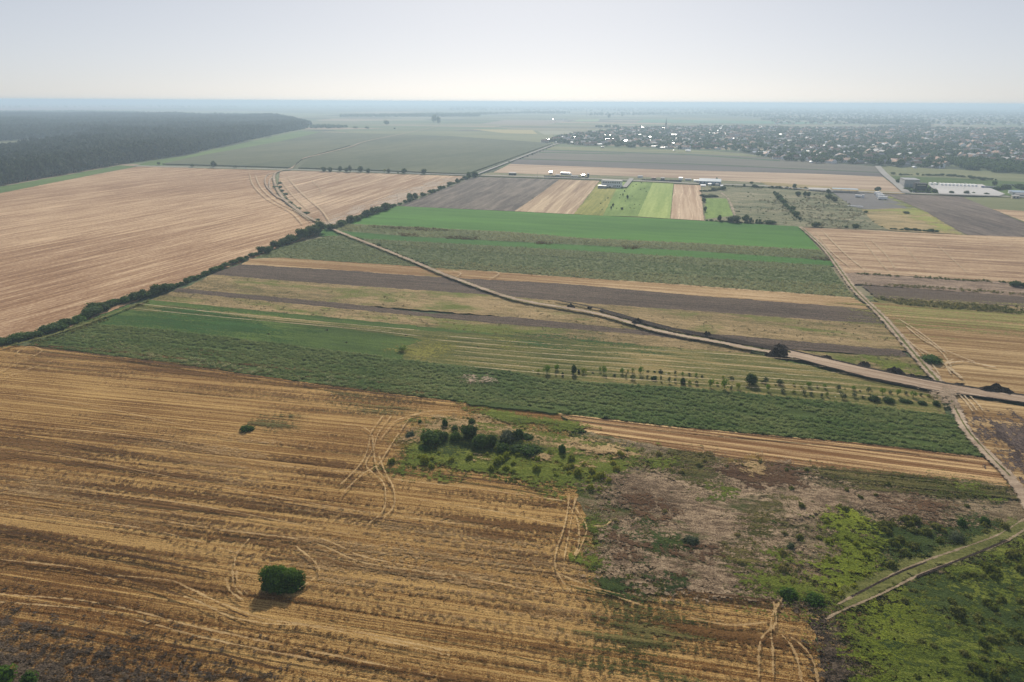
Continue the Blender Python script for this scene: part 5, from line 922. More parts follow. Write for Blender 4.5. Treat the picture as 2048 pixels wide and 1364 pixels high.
# pylon-side and distant single trees
for i, (px, py, w, h, lb) in enumerate([(773, 251, 10, 10, 'round lone tree far out on the plain'), (869, 245, 13, 14, 'left part of the big lone tree group far on the plain'), (878, 247, 9, 13, 'right part of the big lone tree group far on the plain'), (734, 258, 8, 5, 'low bush on the far plain below the round lone tree'), (711, 257, 10, 4, 'wide low bush on the far plain'),
        (789, 258.5, 4, 3, 'tiny bush far right of the round lone tree'), (1217, 236, 6, 8, 'dark pointed tree group on the plain beyond the village'), (1245, 233, 5, 4, 'small tree on the plain right of the pointed group'), (405, 235, 8, 7, 'first of the tall trees behind the forest end'), (432, 235, 6, 9, 'second of the tall trees behind the forest end'), (475, 236, 14, 7, 'wide tree group behind the forest end')]):
    tree('lone_tree', px, py, w, h, 'far', lb, 'tree', 'lone trees on the far plain', trunk=False, parts=False, i=i)

# ================================================================ FOREST
FRONT = [(-420, 467), (-200, 418), (0, 372), (130, 349), (239, 329), (297, 321), (372, 309), (478, 285), (560, 267), (612, 257.5), (622, 253)]
FP = GP(FRONT)+GP([(560, 238), (300, 232.5), (0, 232), (-420, 236)])
def pts_in(poly, dens, maxn=400000):
    poly = np.array(poly); lo, hi = poly.min(0), poly.max(0); d = hi-lo; n = int(min(maxn*6, dens*d[0]*d[1])); P = RNG.uniform(lo, hi, (n, 2)); return P[in_poly(P, poly)]
P = pts_in(FP, 1/105.)
P = P[np.abs(P[:, 0]) < P[:, 1]*.95]
clear = np.array(GP([(-420, 317), (0, 306), (100, 296), (205, 276), (215, 268), (120, 277), (0, 283), (-420, 291)], 0))
P = P[~in_poly(P, clear)]
fe = edge_dist(P, GP(FRONT), False); P = P[fe > 9]
nz = vnoise(P, .004, 2.0); s = RNG.uniform(11, 19, len(P)); h = (20+nz*8+RNG.uniform(-4, 4, len(P)))
scatter_pts('forest', P, 'fcrown', s, np.zeros(len(P)), 'dark broadleaved forest filling the left distance', h)
# the front rank of the forest, tree by tree
FL = spline(GP(FRONT[1:10]), 30); L = np.concatenate([[0], np.cumsum(np.hypot(*np.diff(FL, axis=0).T))])
t = 0; nf = 0
while t < L[-1] and nf < 230:
    q = np.array([np.interp(t, L, FL[:, 0]), np.interp(t, L, FL[:, 1])]); q += RNG.normal(0, 1.6, 2)
    w = RNG.uniform(10, 18); r_ = empty('forest_tree', (q[0]-3, q[1]+4, 0), RNG.uniform(0, 6)); hh = RNG.uniform(15, 25); zn = ['near left end', 'middle', 'far right end'][min(2, nf//45)]; tag(r_, '%s dark broadleaved tree in the front rank of the forest, %s' % ('tall' if hh > 20 else 'lower', zn), 'tree', 'trees of the forest edge, '+zn)
    link('crown', CR['forest'][nf % 4], r_, s=(w, w, hh)); link('trunk', TR[nf % 3], r_, s=(hh*.5, hh*.5, hh*.6)); t += w*RNG.uniform(.55, .85); nf += 1
# far tree belts and woods that read as dark masses
def belt(px, dens, h, label, w=(8, 14)):
    P = pts_in(GP(px), dens); P = P[np.abs(P[:, 0]) < P[:, 1]*.95]; s = RNG.uniform(*w, len(P)); scatter_pts('far_tree_belt', P, 'vcrown', s, np.zeros(len(P)), label, RNG.uniform(.7, 1.2, len(P))*h)
belt([(-300, 231.5), (0, 230.5), (180, 229), (300, 228.5), (300, 226.5), (180, 224), (0, 224), (-300, 224)], 1/900., 14, 'dark tree belt of a far village behind the forest')
belt([(612, 257), (650, 257), (700, 255.5), (690, 253), (630, 252)], 1/260., 8, 'low scrub trailing off the end of the forest')
belt([(300, 229), (520, 231), (520, 229), (300, 226.5)], 1/2500., 12, 'loose far trees behind the forest')
belt([(680, 234.5), (960, 233.2), (960, 230.5), (870, 229.5), (820, 231), (680, 233)], 1/500., 15, 'far tree line in the middle distance')
belt([(870, 231.2), (960, 229.8), (1040, 227.6), (1130, 227.5), (1130, 226.6), (1040, 226.6), (870, 229.2)], 1/1100., 15, 'far tree line beyond the plain')
belt([(1040, 226.5), (1140, 227), (1140, 225), (1040, 224.5)], 1/3500., 18, 'far loose trees beyond the plain')
belt([(1180, 232), (1420, 229), (1420, 225), (1180, 227)], 1/6000., 14, 'far trees beyond the village fields')
belt([(0, 216), (900, 214.5), (900, 212.5), (0, 213.5)], 1/60000., 22, 'very far trees below the left horizon', (15, 30))
belt([(900, 221), (2100, 228), (2100, 216), (900, 213)], 1/22000., 17, 'very far trees below the right horizon', (12, 26))
belt([(1520, 240.2), (1720, 242.4), (1860, 243), (1860, 241.5), (1720, 240.5), (1520, 239)], 1/700., 10, 'thin far tree belt beyond the village')
belt([(1190, 255.8), (1240, 254.8), (1240, 254), (1190, 254.6)], 1/300., 9, 'thin tree belt left of the village')

# ================================================================ BUILDINGS, VEHICLES, VILLAGE
def box(V, F, MI, x0, x1, y0, y1, z0, z1, mi=0, taper=0.0):
    s = len(V); V += [(x0, y0, z0), (x1, y0, z0), (x1, y1, z0), (x0, y1, z0), (x0+taper, y0+taper, z1), (x1-taper, y0+taper, z1), (x1-taper, y1-taper, z1), (x0+taper, y1-taper, z1)]
    F += [[s+3, s+2, s+1, s], [s+4, s+5, s+6, s+7], [s, s+1, s+5, s+4], [s+1, s+2, s+6, s+5], [s+2, s+3, s+7, s+6], [s+3, s, s+4, s+7]]; MI += [mi]*6
def bm(name, boxes, mats):
    V, F, MI = [], [], []
    for b_ in boxes: box(V, F, MI, *b_)
    return mesh(name, V, F, mats, MI)
BM = {'white': plain('white_render', (.88, .88, .88), .7), 'glass': plain('window_glass', (.03, .04, .05), .15, .5), 'greym': plain('grey_metal', (.33, .35, .37), .5, .3), 'blue_roof': plain('blue_grey_sheet_roof', (.33, .42, .50), .45, .4), 'dark': plain('dark_panel', (.035, .035, .038), .6),
      'cream': plain('cream_render', (.55, .50, .42), .8), 'metal': plain('bright_sheet_roof', (.75, .76, .78), .30, .6, .9, .03), 'tile': plain('red_brown_tiles', (.30, .17, .125), .7), 'tile2': plain('orange_tiles', (.32, .19, .135), .8), 'greyroof': plain('grey_slate', (.25, .25, .26), .7, .2), 'brick': plain('brick_wall', (.28, .20, .16), .85),
      'concrete': plain('pale_concrete', (.45, .44, .42), .85), 'blue': plain('blue_paint', (.03, .08, .25), .35, .5), 'rubber': plain('rubber', (.02, .02, .02), .8), 'sign': plain('pale_sign', (.45, .42, .30), .6), 'wood': plain('fence_boards', (.05, .05, .055), .8), 'steel': plain('galvanised_steel', (.30, .31, .32), .5, .3, .4), 'copper': plain('church_copper', (.10, .12, .12), .6)}
AR = ang((957, 352), (1300, 364))
def at(px, py, rz=AR): x, y = G(px, py); return x, y, rz, mpp(x, y)
# --- white two storey building
x, y, rz, m = at(1222, 375.5); W = 40*m*1.0
wb = empty('office_building', (x, y, 0), rz-.02); tag(wb, 'white two storey building with a flat roof at the end of the gravel lane', 'building')
link('wall', bm('wall', [(-W/2, W/2, 0, 10, 0, 8.2)], [BM['white']]), wb); link('roof', bm('roof', [(-W/2-.4, W/2+.4, -.4, 10.4, 8.2, 8.7)], [BM['concrete']]), wb)
wm = bm('window', [(-.7, .7, -.06, .06, -.8, .8)], [BM['glass']])
for i in range(10): link('window', wm, wb, (-W/2+2.4+i*(W-4.8)/9, -.03, 6.3))
for i in range(4): link('window', wm, wb, (W/2-2.2-i*2.6, -.03, 2.2))
link('door', bm('door', [(-1.4, 1.4, -.08, .02, 0, 2.8)], [BM['glass']]), wb, (W/2-14, 0, 0))
for i in range(3): link('window', wm, wb, (W/2+.03, 2.2+i*2.8, 6.3), math.pi/2)
x, y, rz, m = at(1203.5, 377.3)
sh = empty('shed', (x, y, 0), rz); tag(sh, 'low grey shed joined to the left end of the white building', 'shed')
link('wall', bm('wall', [(-5, 5, 0, 9, 0, 3.2)], [BM['greym']]), sh); link('roof', bm('roof', [(-5.3, 5.3, -.4, 9.4, 3.2, 3.6)], [BM['steel']]), sh)
x, y, rz, m = at(1220, 377); cv = empty('canopy', (x, y, 0), rz); tag(cv, 'small canopy with a shining sheet roof in front of the white building', 'canopy')
V = [(-3.5, 0, 2.6), (3.5, 0, 2.6), (3.5, 3.5, 3.5), (-3.5, 3.5, 3.5), (-3.5, 0, 2.5), (3.5, 0, 2.5), (3.5, 3.5, 3.4), (-3.5, 3.5, 3.4)]
link('roof', mesh('roof', V, [[0, 1, 2, 3], [7, 6, 5, 4], [0, 4, 5, 1], [1, 5, 6, 2], [2, 6, 7, 3], [3, 7, 4, 0]], [BM['metal']]), cv)
pm = bm('post', [(-.08, .08, -.08, .08, 0, 2.5)], [BM['steel']])
for qx in (-3.3, 3.3): link('post', pm, cv, (qx, .2, 0))
# --- cars, vans, trucks, trailers
tyre = bm('wheel', [(-.35, .35, -.12, .12, -.35, .35)], [BM['rubber']])
def wheel_mesh():
    V, F = [], []; n = 12
    for yy in (-.12, .12):
        for j in range(n): t = 2*math.pi*j/n; V.append((.36*math.cos(t), yy, .36*math.sin(t)))
    F = [list(range(n)), list(range(2*n-1, n-1, -1))]+[[j, n+j, n+(j+1) % n, (j+1) % n] for j in range(n)]
    return mesh('wheel', V, F, [BM['rubber']])
WH = wheel_mesh()
def car(px, py, col, label, rz=AR, group='parked cars of the far yards', s=1.0):
    x, y = G(px, py); c = empty('parked_car', (x, y, .03), rz, s); tag(c, label, 'car', group)
    V, F, MI = [], [], []; box(V, F, MI, -2.1, 2.1, -.85, .85, .3, .95, 0, .08); link('body', mesh('body', V, F, [col], MI), c)
    V, F, MI = [], [], []; box(V, F, MI, -1.2, 1.3, -.75, .75, .95, 1.45, 0, .28); link('cabin', mesh('cabin', V, F, [BM['glass']], MI), c)
    for a in (-1.3, 1.3):
        for b_ in (-.8, .8): link('wheel', WH, c, (a, b_, .36))
def trailer(px, py, rz, label, group, L=13.0, H=4.0, mat=None, cab=None):
    x, y = G(px, py); c = empty('truck_trailer', (x, y, .03), rz); tag(c, label, 'trailer' if not cab else 'truck', group)
    link('cargo_box', bm('cargo_box', [(-L/2, L/2, -1.25, 1.25, 1.1, H)], [mat or BM['white']]), c); link('chassis', bm('chassis', [(-L/2+.3, L/2-.3, -.5, .5, .8, 1.1)], [BM['dark']]), c)
    for a in (-L/2+1.5, -L/2+2.9, L/2-2):
        for b_ in (-1.1, 1.1): link('wheel', WH, c, (a, b_, .5), 0, 1.35)
    if cab:
        link('cab', bm('cab', [(L/2+.4, L/2+2.8, -1.2, 1.2, .6, 3.5)], [cab]), c); link('windscreen', bm('windscreen', [(L/2+2.8, L/2+2.84, -1.1, 1.1, 2.0, 3.1)], [BM['glass']]), c)
car(1246.5, 374.5, BM['white'], 'white car parked at the right end of the white building', group=None) if False else car(1246.5, 374.5, BM['white'], 'white car parked at the right end of the white building')
car(944, 351.8, BM['white'], 'white car driving between the two corner trees of the road'); car(492, 337.2, BM['white'], 'tiny white car on the road above the left stubble')
# yard behind the dark fence
def fence(name, a, b_, n, h, label, mat, group=None):
    p, q = np.array(G(*a)), np.array(G(*b_)); L = np.hypot(*(q-p)); r = empty(name, (p[0], p[1], 0), math.atan2(*(q-p)[::-1])); tag(r, label, 'fence', group)
    st = L/n; me = bm('panel', [(.08, st-.08, -.04, .04, .15, h)], [mat]); pe = bm('post', [(-.07, .07, -.07, .07, 0, h+.15)], [BM['steel']])
    for i in range(n): link('panel', me, r, (i*st, 0, 0)); link('post', pe, r, (i*st, 0, 0))
    link('post', pe, r, (L, 0, 0)); return r
fence('board_fence', (1088, 354.6), (1163, 357.2), 22, 2.4, 'long dark board fence along the road in front of the cluttered yard', BM['wood'])
fence('board_fence', (1170, 357.6), (1177, 357.9), 3, 2.6, 'short dark board fence right of the yard gate', BM['wood'])
fence('board_fence', (1283, 361.6), (1362, 364.6), 22, 2.2, 'dark board fence of the yard right of the white building', BM['wood'])
fence('board_fence', z5(2, 130), z5(130, 138), 8, 2.2, 'dark board fence just left of the blue roofed hall', BM['wood'])
fence('concrete_fence', z5(300, 146), z5(342, 148), 4, 1.8, 'short pale fence beside the blue roofed hall', BM['concrete'])
def hut(px, py, w, d, h, wall, roof, label, name='shed', cat='shed', group='sheds and huts of the yards', rz=AR, slope=.8, win=0):
    x, y = G(px, py); r = empty(name, (x, y, 0), rz); tag(r, label, cat, group)
    link('wall', bm('wall', [(-w/2, w/2, 0, d, 0, h)], [wall]), r)
    V = [(-w/2-.3, -.3, h+.01), (w/2+.3, -.3, h+.01), (w/2+.3, d+.3, h+slope), (-w/2-.3, d+.3, h+slope), (-w/2-.3, -.3, h+.16), (w/2+.3, -.3, h+.16), (w/2+.3, d+.3, h+slope+.15), (-w/2-.3, d+.3, h+slope+.15)]
    link('roof', mesh('roof', V, [[3, 2, 1, 0], [4, 5, 6, 7], [0, 1, 5, 4], [1, 2, 6, 5], [2, 3, 7, 6], [3, 0, 4, 7]], [roof]), r)
    for i in range(win): link('window', wm, r, (-w/2+w*(i+.5)/win, -.03, h*.6))
    return r
for a in [(1024, 350.5, 10, 5, 3, 'dark', 'greyroof', 'dark container standing alone in the grass above the road'), (1101, 348.5, 4, 4, 3, 'cream', 'metal', 'small hut with a shining roof at the left of the fenced yard'), (1130, 349.5, 13, 4, 2.6, 'greym', 'blue_roof', 'long low store with a pale roof in the fenced yard'), (1149, 354.4, 10, 3, 1.4, 'white', 'concrete', 'low row of white stacked goods behind the fence'),
          (1140, 351, 4, 3, 2, 'white', 'concrete', 'small white cabin in the middle of the fenced yard'), (1166, 355, 3.4, 3, 3, 'dark', 'metal', 'small gate hut with a white top beside the fenced yard'), (1176, 353.5, 2.5, 2.5, 4, 'dark', 'greyroof', 'narrow dark kiosk at the right end of the fenced yard'), (1115, 353, 6, 3, 2, 'greym', 'greyroof', 'grey container behind the left half of the long fence'),
          (1280, 356, 7, 4, 2.5, 'white', 'concrete', 'pale hut at the left of the yard beyond the lane'), (1307, 359.5, 6, 4, 2.5, 'brick', 'tile', 'brown roofed hut in the yard beyond the lane'), (1325, 360.2, 5, 4, 2.5, 'dark', 'greyroof', 'dark hut right of the brown roofed hut'), (1361, 360.5, 5, 4, 3, 'white', 'metal', 'white cabin at the end of the yard beyond the lane'),
          (1376, 361.5, 8, 4, 2, 'greym', 'greyroof', 'grey shed just left of the blue roofed hall'), (1394, 364, 9, 3, 2, 'white', 'metal', 'white shed touching the left end of the blue roofed hall'), (1406, 373.5, 6, 3, 1.6, 'white', 'metal', 'low white store in front of the left end of the blue hall'), (1419, 371.5, 4, 3, 2.2, 'white', 'metal', 'white kiosk in front of the middle of the blue hall'), (1434, 372, 4, 3, 2, 'concrete', 'greyroof', 'pale store in front of the right end of the blue hall'),
          (1443, 375, 3, 3, 2, 'white', 'metal', 'small white cabin right of the cluttered scrub yard')]:
    hut(a[0], a[1], a[2], a[3], a[4], BM[a[5]], BM[a[6]], a[7])
hut(1419.3, 370.2, 27, 12, 4.6, BM['blue_roof'], BM['blue_roof'], 'long hall with a blue grey sheet roof beside the road', 'hall', 'hall', None, slope=2.4, win=6)
hut(1640, 383.2, 24, 14, 2.2, BM['concrete'], BM['concrete'], 'flat pale roofed low building left of the gravel yard', 'flat_building', 'building', None, slope=.6)
# gravel yard
x, y, rz, m = at(1690, 386); gh = empty('open_shed', (x, y, 0), rz-.05); tag(gh, 'wide open sided shed with a translucent grey roof on the gravel yard', 'shed')
link('roof', bm('roof', [(-14, 14, 0, 12, 4.2, 4.4)], [BM['blue_roof']]), gh)
for qx in (-13.5, -4.5, 4.5, 13.5):
    for qy in (.4, 11.6): link('post', pm, gh, (qx, qy, 0), 0, (1.5, 1.5, 1.68))
for i, (a, b_) in enumerate([(496, 262), (515, 278), (530, 296), (553, 316)]):
    px, py = z6(a, b_); trailer(px, py, AR+[.9, .8, .6, .05][i], ['rear', 'second', 'third', 'front'][i]+'most of the four white trailers parked on the gravel yard' if i in (0, 3) else ['', 'second', 'third'][i]+' white trailer counted from the rear on the gravel yard', 'white trailers on the gravel yard', L=9.5, H=3.6)
px, py = z6(296, 292); trailer(px, py, AR-.4, 'single white truck in the middle of the gravel yard', None, L=6.5, H=3.0, cab=BM['white'])
hut(*z6(268, 390), 14, 1.6, .7, BM['white'], BM['metal'], 'low white stack of building material at the lower edge of the gravel yard', 'material_stack', 'stack', None, slope=.1)
# concrete yard: warehouse, office, trailers
x, y, rz, m = at(1811, 374.5); wh = empty('warehouse', (x, y, 0), rz+.0); tag(wh, 'pale grey warehouse with a flat roof at the left end of the concrete yard', 'warehouse')
link('wall', bm('wall', [(-2, 15, 0, 26, 0, 9.0)], [BM['concrete']]), wh); link('roof', bm('roof', [(-2.4, 15.4, -.4, 26.4, 9.0, 9.6)], [BM['steel']]), wh)
gm_ = bm('gate', [(-2, 2, -.08, .08, 0, 4.5)], [BM['greym']])
for i in range(3): link('gate', gm_, wh, (1.2+i*5.2, -.06, 0))
pn = bm('wall_panel', [(-.15, .15, -.12, .12, 0, 8.9)], [BM['white']])
for i in range(6): link('wall_panel', pn, wh, (-2.05, 2+i*4.4, 0))
x, y, rz, m = at(1841, 381.5); of = empty('office_building', (x, y, 0), rz); tag(of, 'dark office block with a pale lettered band beside the warehouse', 'building')
link('wall', bm('wall', [(-6.5, 6.5, 0, 11, 0, 8.6)], [BM['dark']]), of); link('sign', bm('sign', [(-4.6, 4.6, -.14, -.04, 6.0, 7.1)], [BM['sign']]), of)
for i in range(5): link('window', wm, of, (-5.2+i*2.6, -.04, 3.4))
for i in range(10):
    px = 1880.5+i*7.55; py = 372.6+i*.28
    trailer(px, py, AR+math.pi/2, ['leftmost white trailer of the long row at the back of the concrete yard', 'second', 'third', 'fourth', 'fifth', 'sixth', 'seventh', 'eighth', 'ninth', 'rightmost white trailer of the long row at the back of the concrete yard'][i] if i in (0, 9) else ['', 'second', 'third', 'fourth', 'fifth', 'sixth', 'seventh', 'eighth', 'ninth'][i]+' white trailer from the left in the long row on the concrete yard', 'white trailers in a row on the concrete yard', L=12, H=3.9)
for i, (px, lb) in enumerate([(1860.5, 'left one of the two white trailers between the office and the long row'), (1869.5, 'right one of the two white trailers between the office and the long row')]): trailer(px, 371.6, AR+math.pi/2, lb, 'pair of white trailers on the concrete yard', L=11, H=3.9)
trailer(1979, 378.5, AR+math.pi, 'long truck with a blue cab and grey cargo on the right of the concrete yard', None, L=13, H=3.6, mat=BM['greym'], cab=BM['blue'])
for i, (a, b_) in enumerate([(985, 152), (1010, 155), (890, 240), (930, 244), (960, 246), (1000, 248), (1035, 250), (1395, 240)]):
    px, py = z6(a, b_); car(px, py, BM[['white', 'blue', 'white', 'dark', 'greym', 'white', 'dark', 'white'][i]], ['white car left of the yard between warehouse and trailers', 'blue car right of the white one behind the office', 'first car from the left in front of the dark office, white', 'second car in front of the dark office, dark', 'third car in front of the dark office, grey', 'fourth car in front of the dark office, white', 'last car in front of the dark office, dark', 'white car near the front edge of the concrete yard'][i])
for i in range(8):
    px, py = z6(1845+i*17, 163+i*.5); car(px, py, BM[['white', 'white', 'greym', 'white', 'dark', 'white', 'greym', 'white'][i]], 'car parked in the short row beyond the green thicket', group='cars parked in a row beyond the thicket')
hut(*z6(2000, 268), 14, 10, 3.2, BM['greym'], BM['blue_roof'], 'blue roofed hall at the right edge of the frame by the road', 'hall', 'hall', None, slope=1.4)
hut(*z6(2035, 292), 12, 8, 3.2, BM['concrete'], BM['greyroof'], 'grey hall in front of the blue roofed one at the right edge', 'hall', 'hall', None, slope=1.0)
hut(*z6(1960, 306), 7, 4, 3.0, BM['cream'], BM['concrete'], 'small pale hut on the verge near the right edge', win=2)
hut(*z6(1915, 250), 5, 4, 2.6, BM['white'], BM['metal'], 'white cabin at the left of the blue roofed hall at the right edge')
# utility poles
def pole(px, py, h, label, group):
    x, y = G(px, py); r = empty('utility_pole', (x, y, 0), A_LEFT); tag(r, label, 'utility pole', group)
    link('mast', bm('mast', [(-.12, .12, -.12, .12, -.2, h, 0, .03)], [BM['concrete']]), r); link('crossarm', bm('crossarm', [(-.08, .08, -1.1, 1.1, -.08, .08)], [BM['concrete']]), r, (.2, 0, h-.5))
    for q in (-.9, .9): link('insulator', bm('insulator', [(-.06, .06, -.06, .06, 0, .25)], [BM['white']]), r, (.2, q, h-.4))
for i, (px, py) in enumerate([(743.5, 429), (795, 408), (821.5, 400), (844, 391), (1075, 357), (1290, 364)]): pole(px, py, 9, ['pole rising from the hedge left of the alfalfa corner', 'pole in the hedge above the round hedge tree', 'pole in the hedge beside the first tree of the ploughed field', 'pole in the upper hedge by the ploughed field', 'pole at the roadside left of the fenced yard', 'pole at the roadside right of the gravel lane'][i], 'utility poles')
pole(*z6(1085, 236), 11, 'lamp pole on the concrete yard near the conifers', 'utility poles'); pole(*z6(1410, 215), 10, 'lamp pole in the middle of the concrete yard', 'utility poles')
# pylons far out
def pylon_mesh(h=38.0):
    V, F = [], []
    def bar(a, b_, r=.35):
        a, b_ = np.array(a, float), np.array(b_, float); d = b_-a; u = np.cross(d, (.3, .9, .2)); u *= r/np.linalg.norm(u); w = np.cross(d, u); w *= r/np.linalg.norm(w); s = len(V)
        for q in (a, b_):
            for sx, sy in ((1, 1), (-1, 1), (-1, -1), (1, -1)): V.append(q+u*sx+w*sy)
        for j in range(4): F.append([s+j, s+(j+1) % 4, s+4+(j+1) % 4, s+4+j])
    lv = [(0, 3.4), (h*.3, 2.2), (h*.6, 1.2), (h, .5)]
    for (z0, a), (z1, b_) in zip(lv, lv[1:]):
        for sx, sy in ((1, 1), (-1, 1), (-1, -1), (1, -1)):
            bar((sx*a, sy*a, z0), (sx*b_, sy*b_, z1)); bar((sx*a, sy*a, z0), (-sy*b_, sx*b_, z1), .2); bar((sx*b_, sy*b_, z1), (-sy*b_, sx*b_, z1), .2)
    me = mesh('tower', V, F, [BM['steel']])
    V, F = [], []; s = 0
    for z, w in ((h*.66, 7), (h*.8, 5.5), (h*.93, 4)):
        bar((-w, 0, z), (w, 0, z), .3); bar((-w, 0, z), (0, 0, z+2.2), .2); bar((w, 0, z), (0, 0, z+2.2), .2)
    return me, mesh('crossarm', V, F, [BM['steel']])
PY = pylon_mesh()
for i, (px, py) in enumerate([(716, 221), (744, 222), (793, 223.5), (831, 225), (849, 226), (873, 226.5), (967, 229), (1173, 231)]):
    x, y = G(px, py); r = empty('power_pylon', (x, y, 0), -.3); tag(r, 'thin lattice power pylon on the hazy horizon, number %s from the left' % ['one', 'two', 'three', 'four', 'five', 'six', 'seven', 'eight'][i] if False else ['leftmost', 'second leftmost', 'third', 'fourth', 'fifth', 'sixth', 'seventh', 'rightmost'][i]+' of the thin lattice power pylons, counted from the left', 'pylon', 'power pylons on the horizon')
    link('tower', PY[0], r); link('crossarm', PY[1], r)
# --- village
x, y = G(1331, 262.5); ch = empty('church', (x, y, 0), -.4); tag(ch, 'church with a tall slender dark spire rising above the village trees', 'church')
link('nave', bm('nave', [(-6, 6, 4, 28, 0, 10)], [BM['cream']]), ch)
link('roof', mesh('roof', [(-6.6, 4, 10), (6.6, 4, 10), (6.6, 28.5, 10), (-6.6, 28.5, 10), (0, 4, 16), (0, 28.5, 16)], [[3, 2, 1, 0], [0, 1, 4], [2, 3, 5], [1, 2, 5, 4], [3, 0, 4, 5]], [BM['tile']]), ch)
tw = link('tower', bm('tower', [(-3.6, 3.6, -3.6, 3.6, 0, 24), (-3.9, 3.9, -3.9, 3.9, 24, 24.6)], [BM['cream']]), ch); link('belfry_window', bm('belfry_window', [(-.9, .9, -.1, .1, 17, 21)], [BM['dark']]), tw, (0, -3.62, 0))
sp = [(0, 0, 50)]; ring = [(3.4, 24.6), (2.9, 27), (1.5, 31), (1.0, 38)]
V, F = [], []
for r_, z in ring:
    for j in range(8): t = j*math.pi/4+.39; V.append((r_*math.cos(t), r_*math.sin(t), z))
V.append((0, 0, 49)); F = [[a*8+j, a*8+(j+1) % 8, (a+1)*8+(j+1) % 8, (a+1)*8+j] for a in range(3) for j in range(8)]+[[24+j, 24+(j+1) % 8, 32] for j in range(8)]
link('spire', mesh('spire', V, F, [BM['copper']]), ch)
def house_mesh(w, l, h, r, wall, roof, name='house'):
    e = .5; V, F, MI = [], [], []; box(V, F, MI, -l/2, l/2, -w/2, w/2, 0, h, 0); s = len(V)
    V += [(-l/2-e, -w/2-e, h-.1), (l/2+e, -w/2-e, h-.1), (l/2+e, w/2+e, h-.1), (-l/2-e, w/2+e, h-.1), (-l/2-e, 0, h+r), (l/2+e, 0, h+r)]
    F += [[s+3, s+2, s+1, s], [s, s+1, s+5, s+4], [s+2, s+3, s+4, s+5], [s+1, s+2, s+5], [s+3, s, s+4]]; MI += [1, 1, 1, 0, 0]
    box(V, F, MI, l*.2, l*.2+.8, -.4, .4, h+r*.5, h+r+1.0, 0)
    for q in (-.3, .05, .3): box(V, F, MI, l*q-.5, l*q+.5, -w/2-.05, -w/2, 1.0, 2.2, 2)
    return mesh(name, V, F, [wall, roof, BM['glass']], MI)
HS = {'metal': [house_mesh(9, 15, 3.2, 1.4, BM['cream'], BM['metal']), house_mesh(7, 12, 3, 1.1, BM['white'], BM['metal'])], 'tile': [house_mesh(9, 14, 3.4, 3.2, BM['cream'], BM['tile']), house_mesh(8, 17, 3.4, 2.8, BM['white'], BM['tile'])],
      'tile2': [house_mesh(9, 13, 4.2, 3.0, BM['cream'], BM['tile2']), house_mesh(10, 16, 3.6, 3.2, BM['white'], BM['tile2'])], 'greyroof': [house_mesh(9, 14, 3.4, 3.0, BM['brick'], BM['greyroof']), house_mesh(8, 20, 3.4, 2.6, BM['concrete'], BM['greyroof'])]}
NMH = {'metal': 'bright sheet metal', 'tile': 'dark red brown tiled', 'tile2': 'orange tiled', 'greyroof': 'grey'}
AV = ang((957, 346), (1117, 287))
def zone(px, py):
    if py < 249: return 'beyond the village'
    lr = 'left tip' if px < 1240 else 'church quarter' if px < 1420 else 'middle' if px < 1720 else 'right side'
    return '%s %s of the village' % ('far' if py < 266 else 'back' if py < 285 else 'front', lr) if lr != 'left tip' else 'left tip of the village'
NH = [0]
def house(px, py, kind, s=1.0, turn=None):
    x, y = G(px, py); rz = AV+(math.pi/2 if (turn if turn is not None else RNG.random() < .55) else 0)+RNG.normal(0, .06)
    o = link('village_house', HS[kind][NH[0] % 2], None, (x, y, 0), rz, s); zn = zone(px, py)
    tag(o, 'small house with a %s roof, %s' % (NMH[kind], zn), 'house', '%s roofed houses %s' % (NMH[kind], zn)); NH[0] += 1
def t1(a, b_): return 1080+a/6.4, 190+b_/6.4
def t2(a, b_): return 1380+a/6.02, 200+b_/6.02
def t3(a, b_): return 1700+a/5.885, 200+b_/5.885
BR = [t1(*p) for p in [(45, 600), (155, 570), (108, 590), (110, 572), (230, 542), (200, 608), (300, 545), (410, 548), (452, 548), (505, 548), (350, 563), (598, 522), (625, 572), (688, 568), (780, 535), (640, 605), (485, 636), (598, 636), (540, 634), (663, 636), (685, 636), (770, 630), (800, 672), (905, 480), (990, 482), (1015, 482), (1100, 484), (902, 520), (1020, 545), (862, 578), (918, 590), (998, 582),
      (1040, 580), (1085, 602), (1017, 640), (1078, 634), (1290, 656), (1440, 580), (1412, 603), (1460, 665), (1500, 655), (1530, 655), (1548, 578), (1310, 492), (1322, 558), (1305, 570), (1635, 508), (1712, 516), (1750, 560), (1925, 540), (2000, 420), (1895, 718), (1715, 712), (2030, 620), (1765, 600), (1285, 222), (358, 208), (300, 316), (168, 310), (1018, 152)]]
BR += [t2(*p) for p in [(8, 445), (118, 388), (105, 524), (618, 322), (672, 316), (680, 330), (705, 328), (728, 335), (808, 325), (845, 320), (905, 352), (950, 336), (985, 372), (820, 430), (618, 456), (590, 492), (770, 522), (580, 580), (600, 602), (1085, 618), (1085, 500), (1000, 494), (905, 400), (1082, 406), (1190, 348), (1240, 355), (1290, 348), (1320, 350), (1335, 342), (1385, 347), (1225, 412), (1500, 374), (1175, 570),
      (1575, 600), (1830, 552), (1725, 427), (1790, 452), (1890, 382), (1925, 388), (1838, 520), (1860, 522), (1745, 510), (2025, 574), (2020, 525), (2032, 442), (1868, 280), (1500, 214), (1190, 88), (1385, 714), (1460, 752), (1540, 758), (1780, 725), (480, 492), (1720, 204), (1775, 205), (1040, 245), (1625, 294)]]
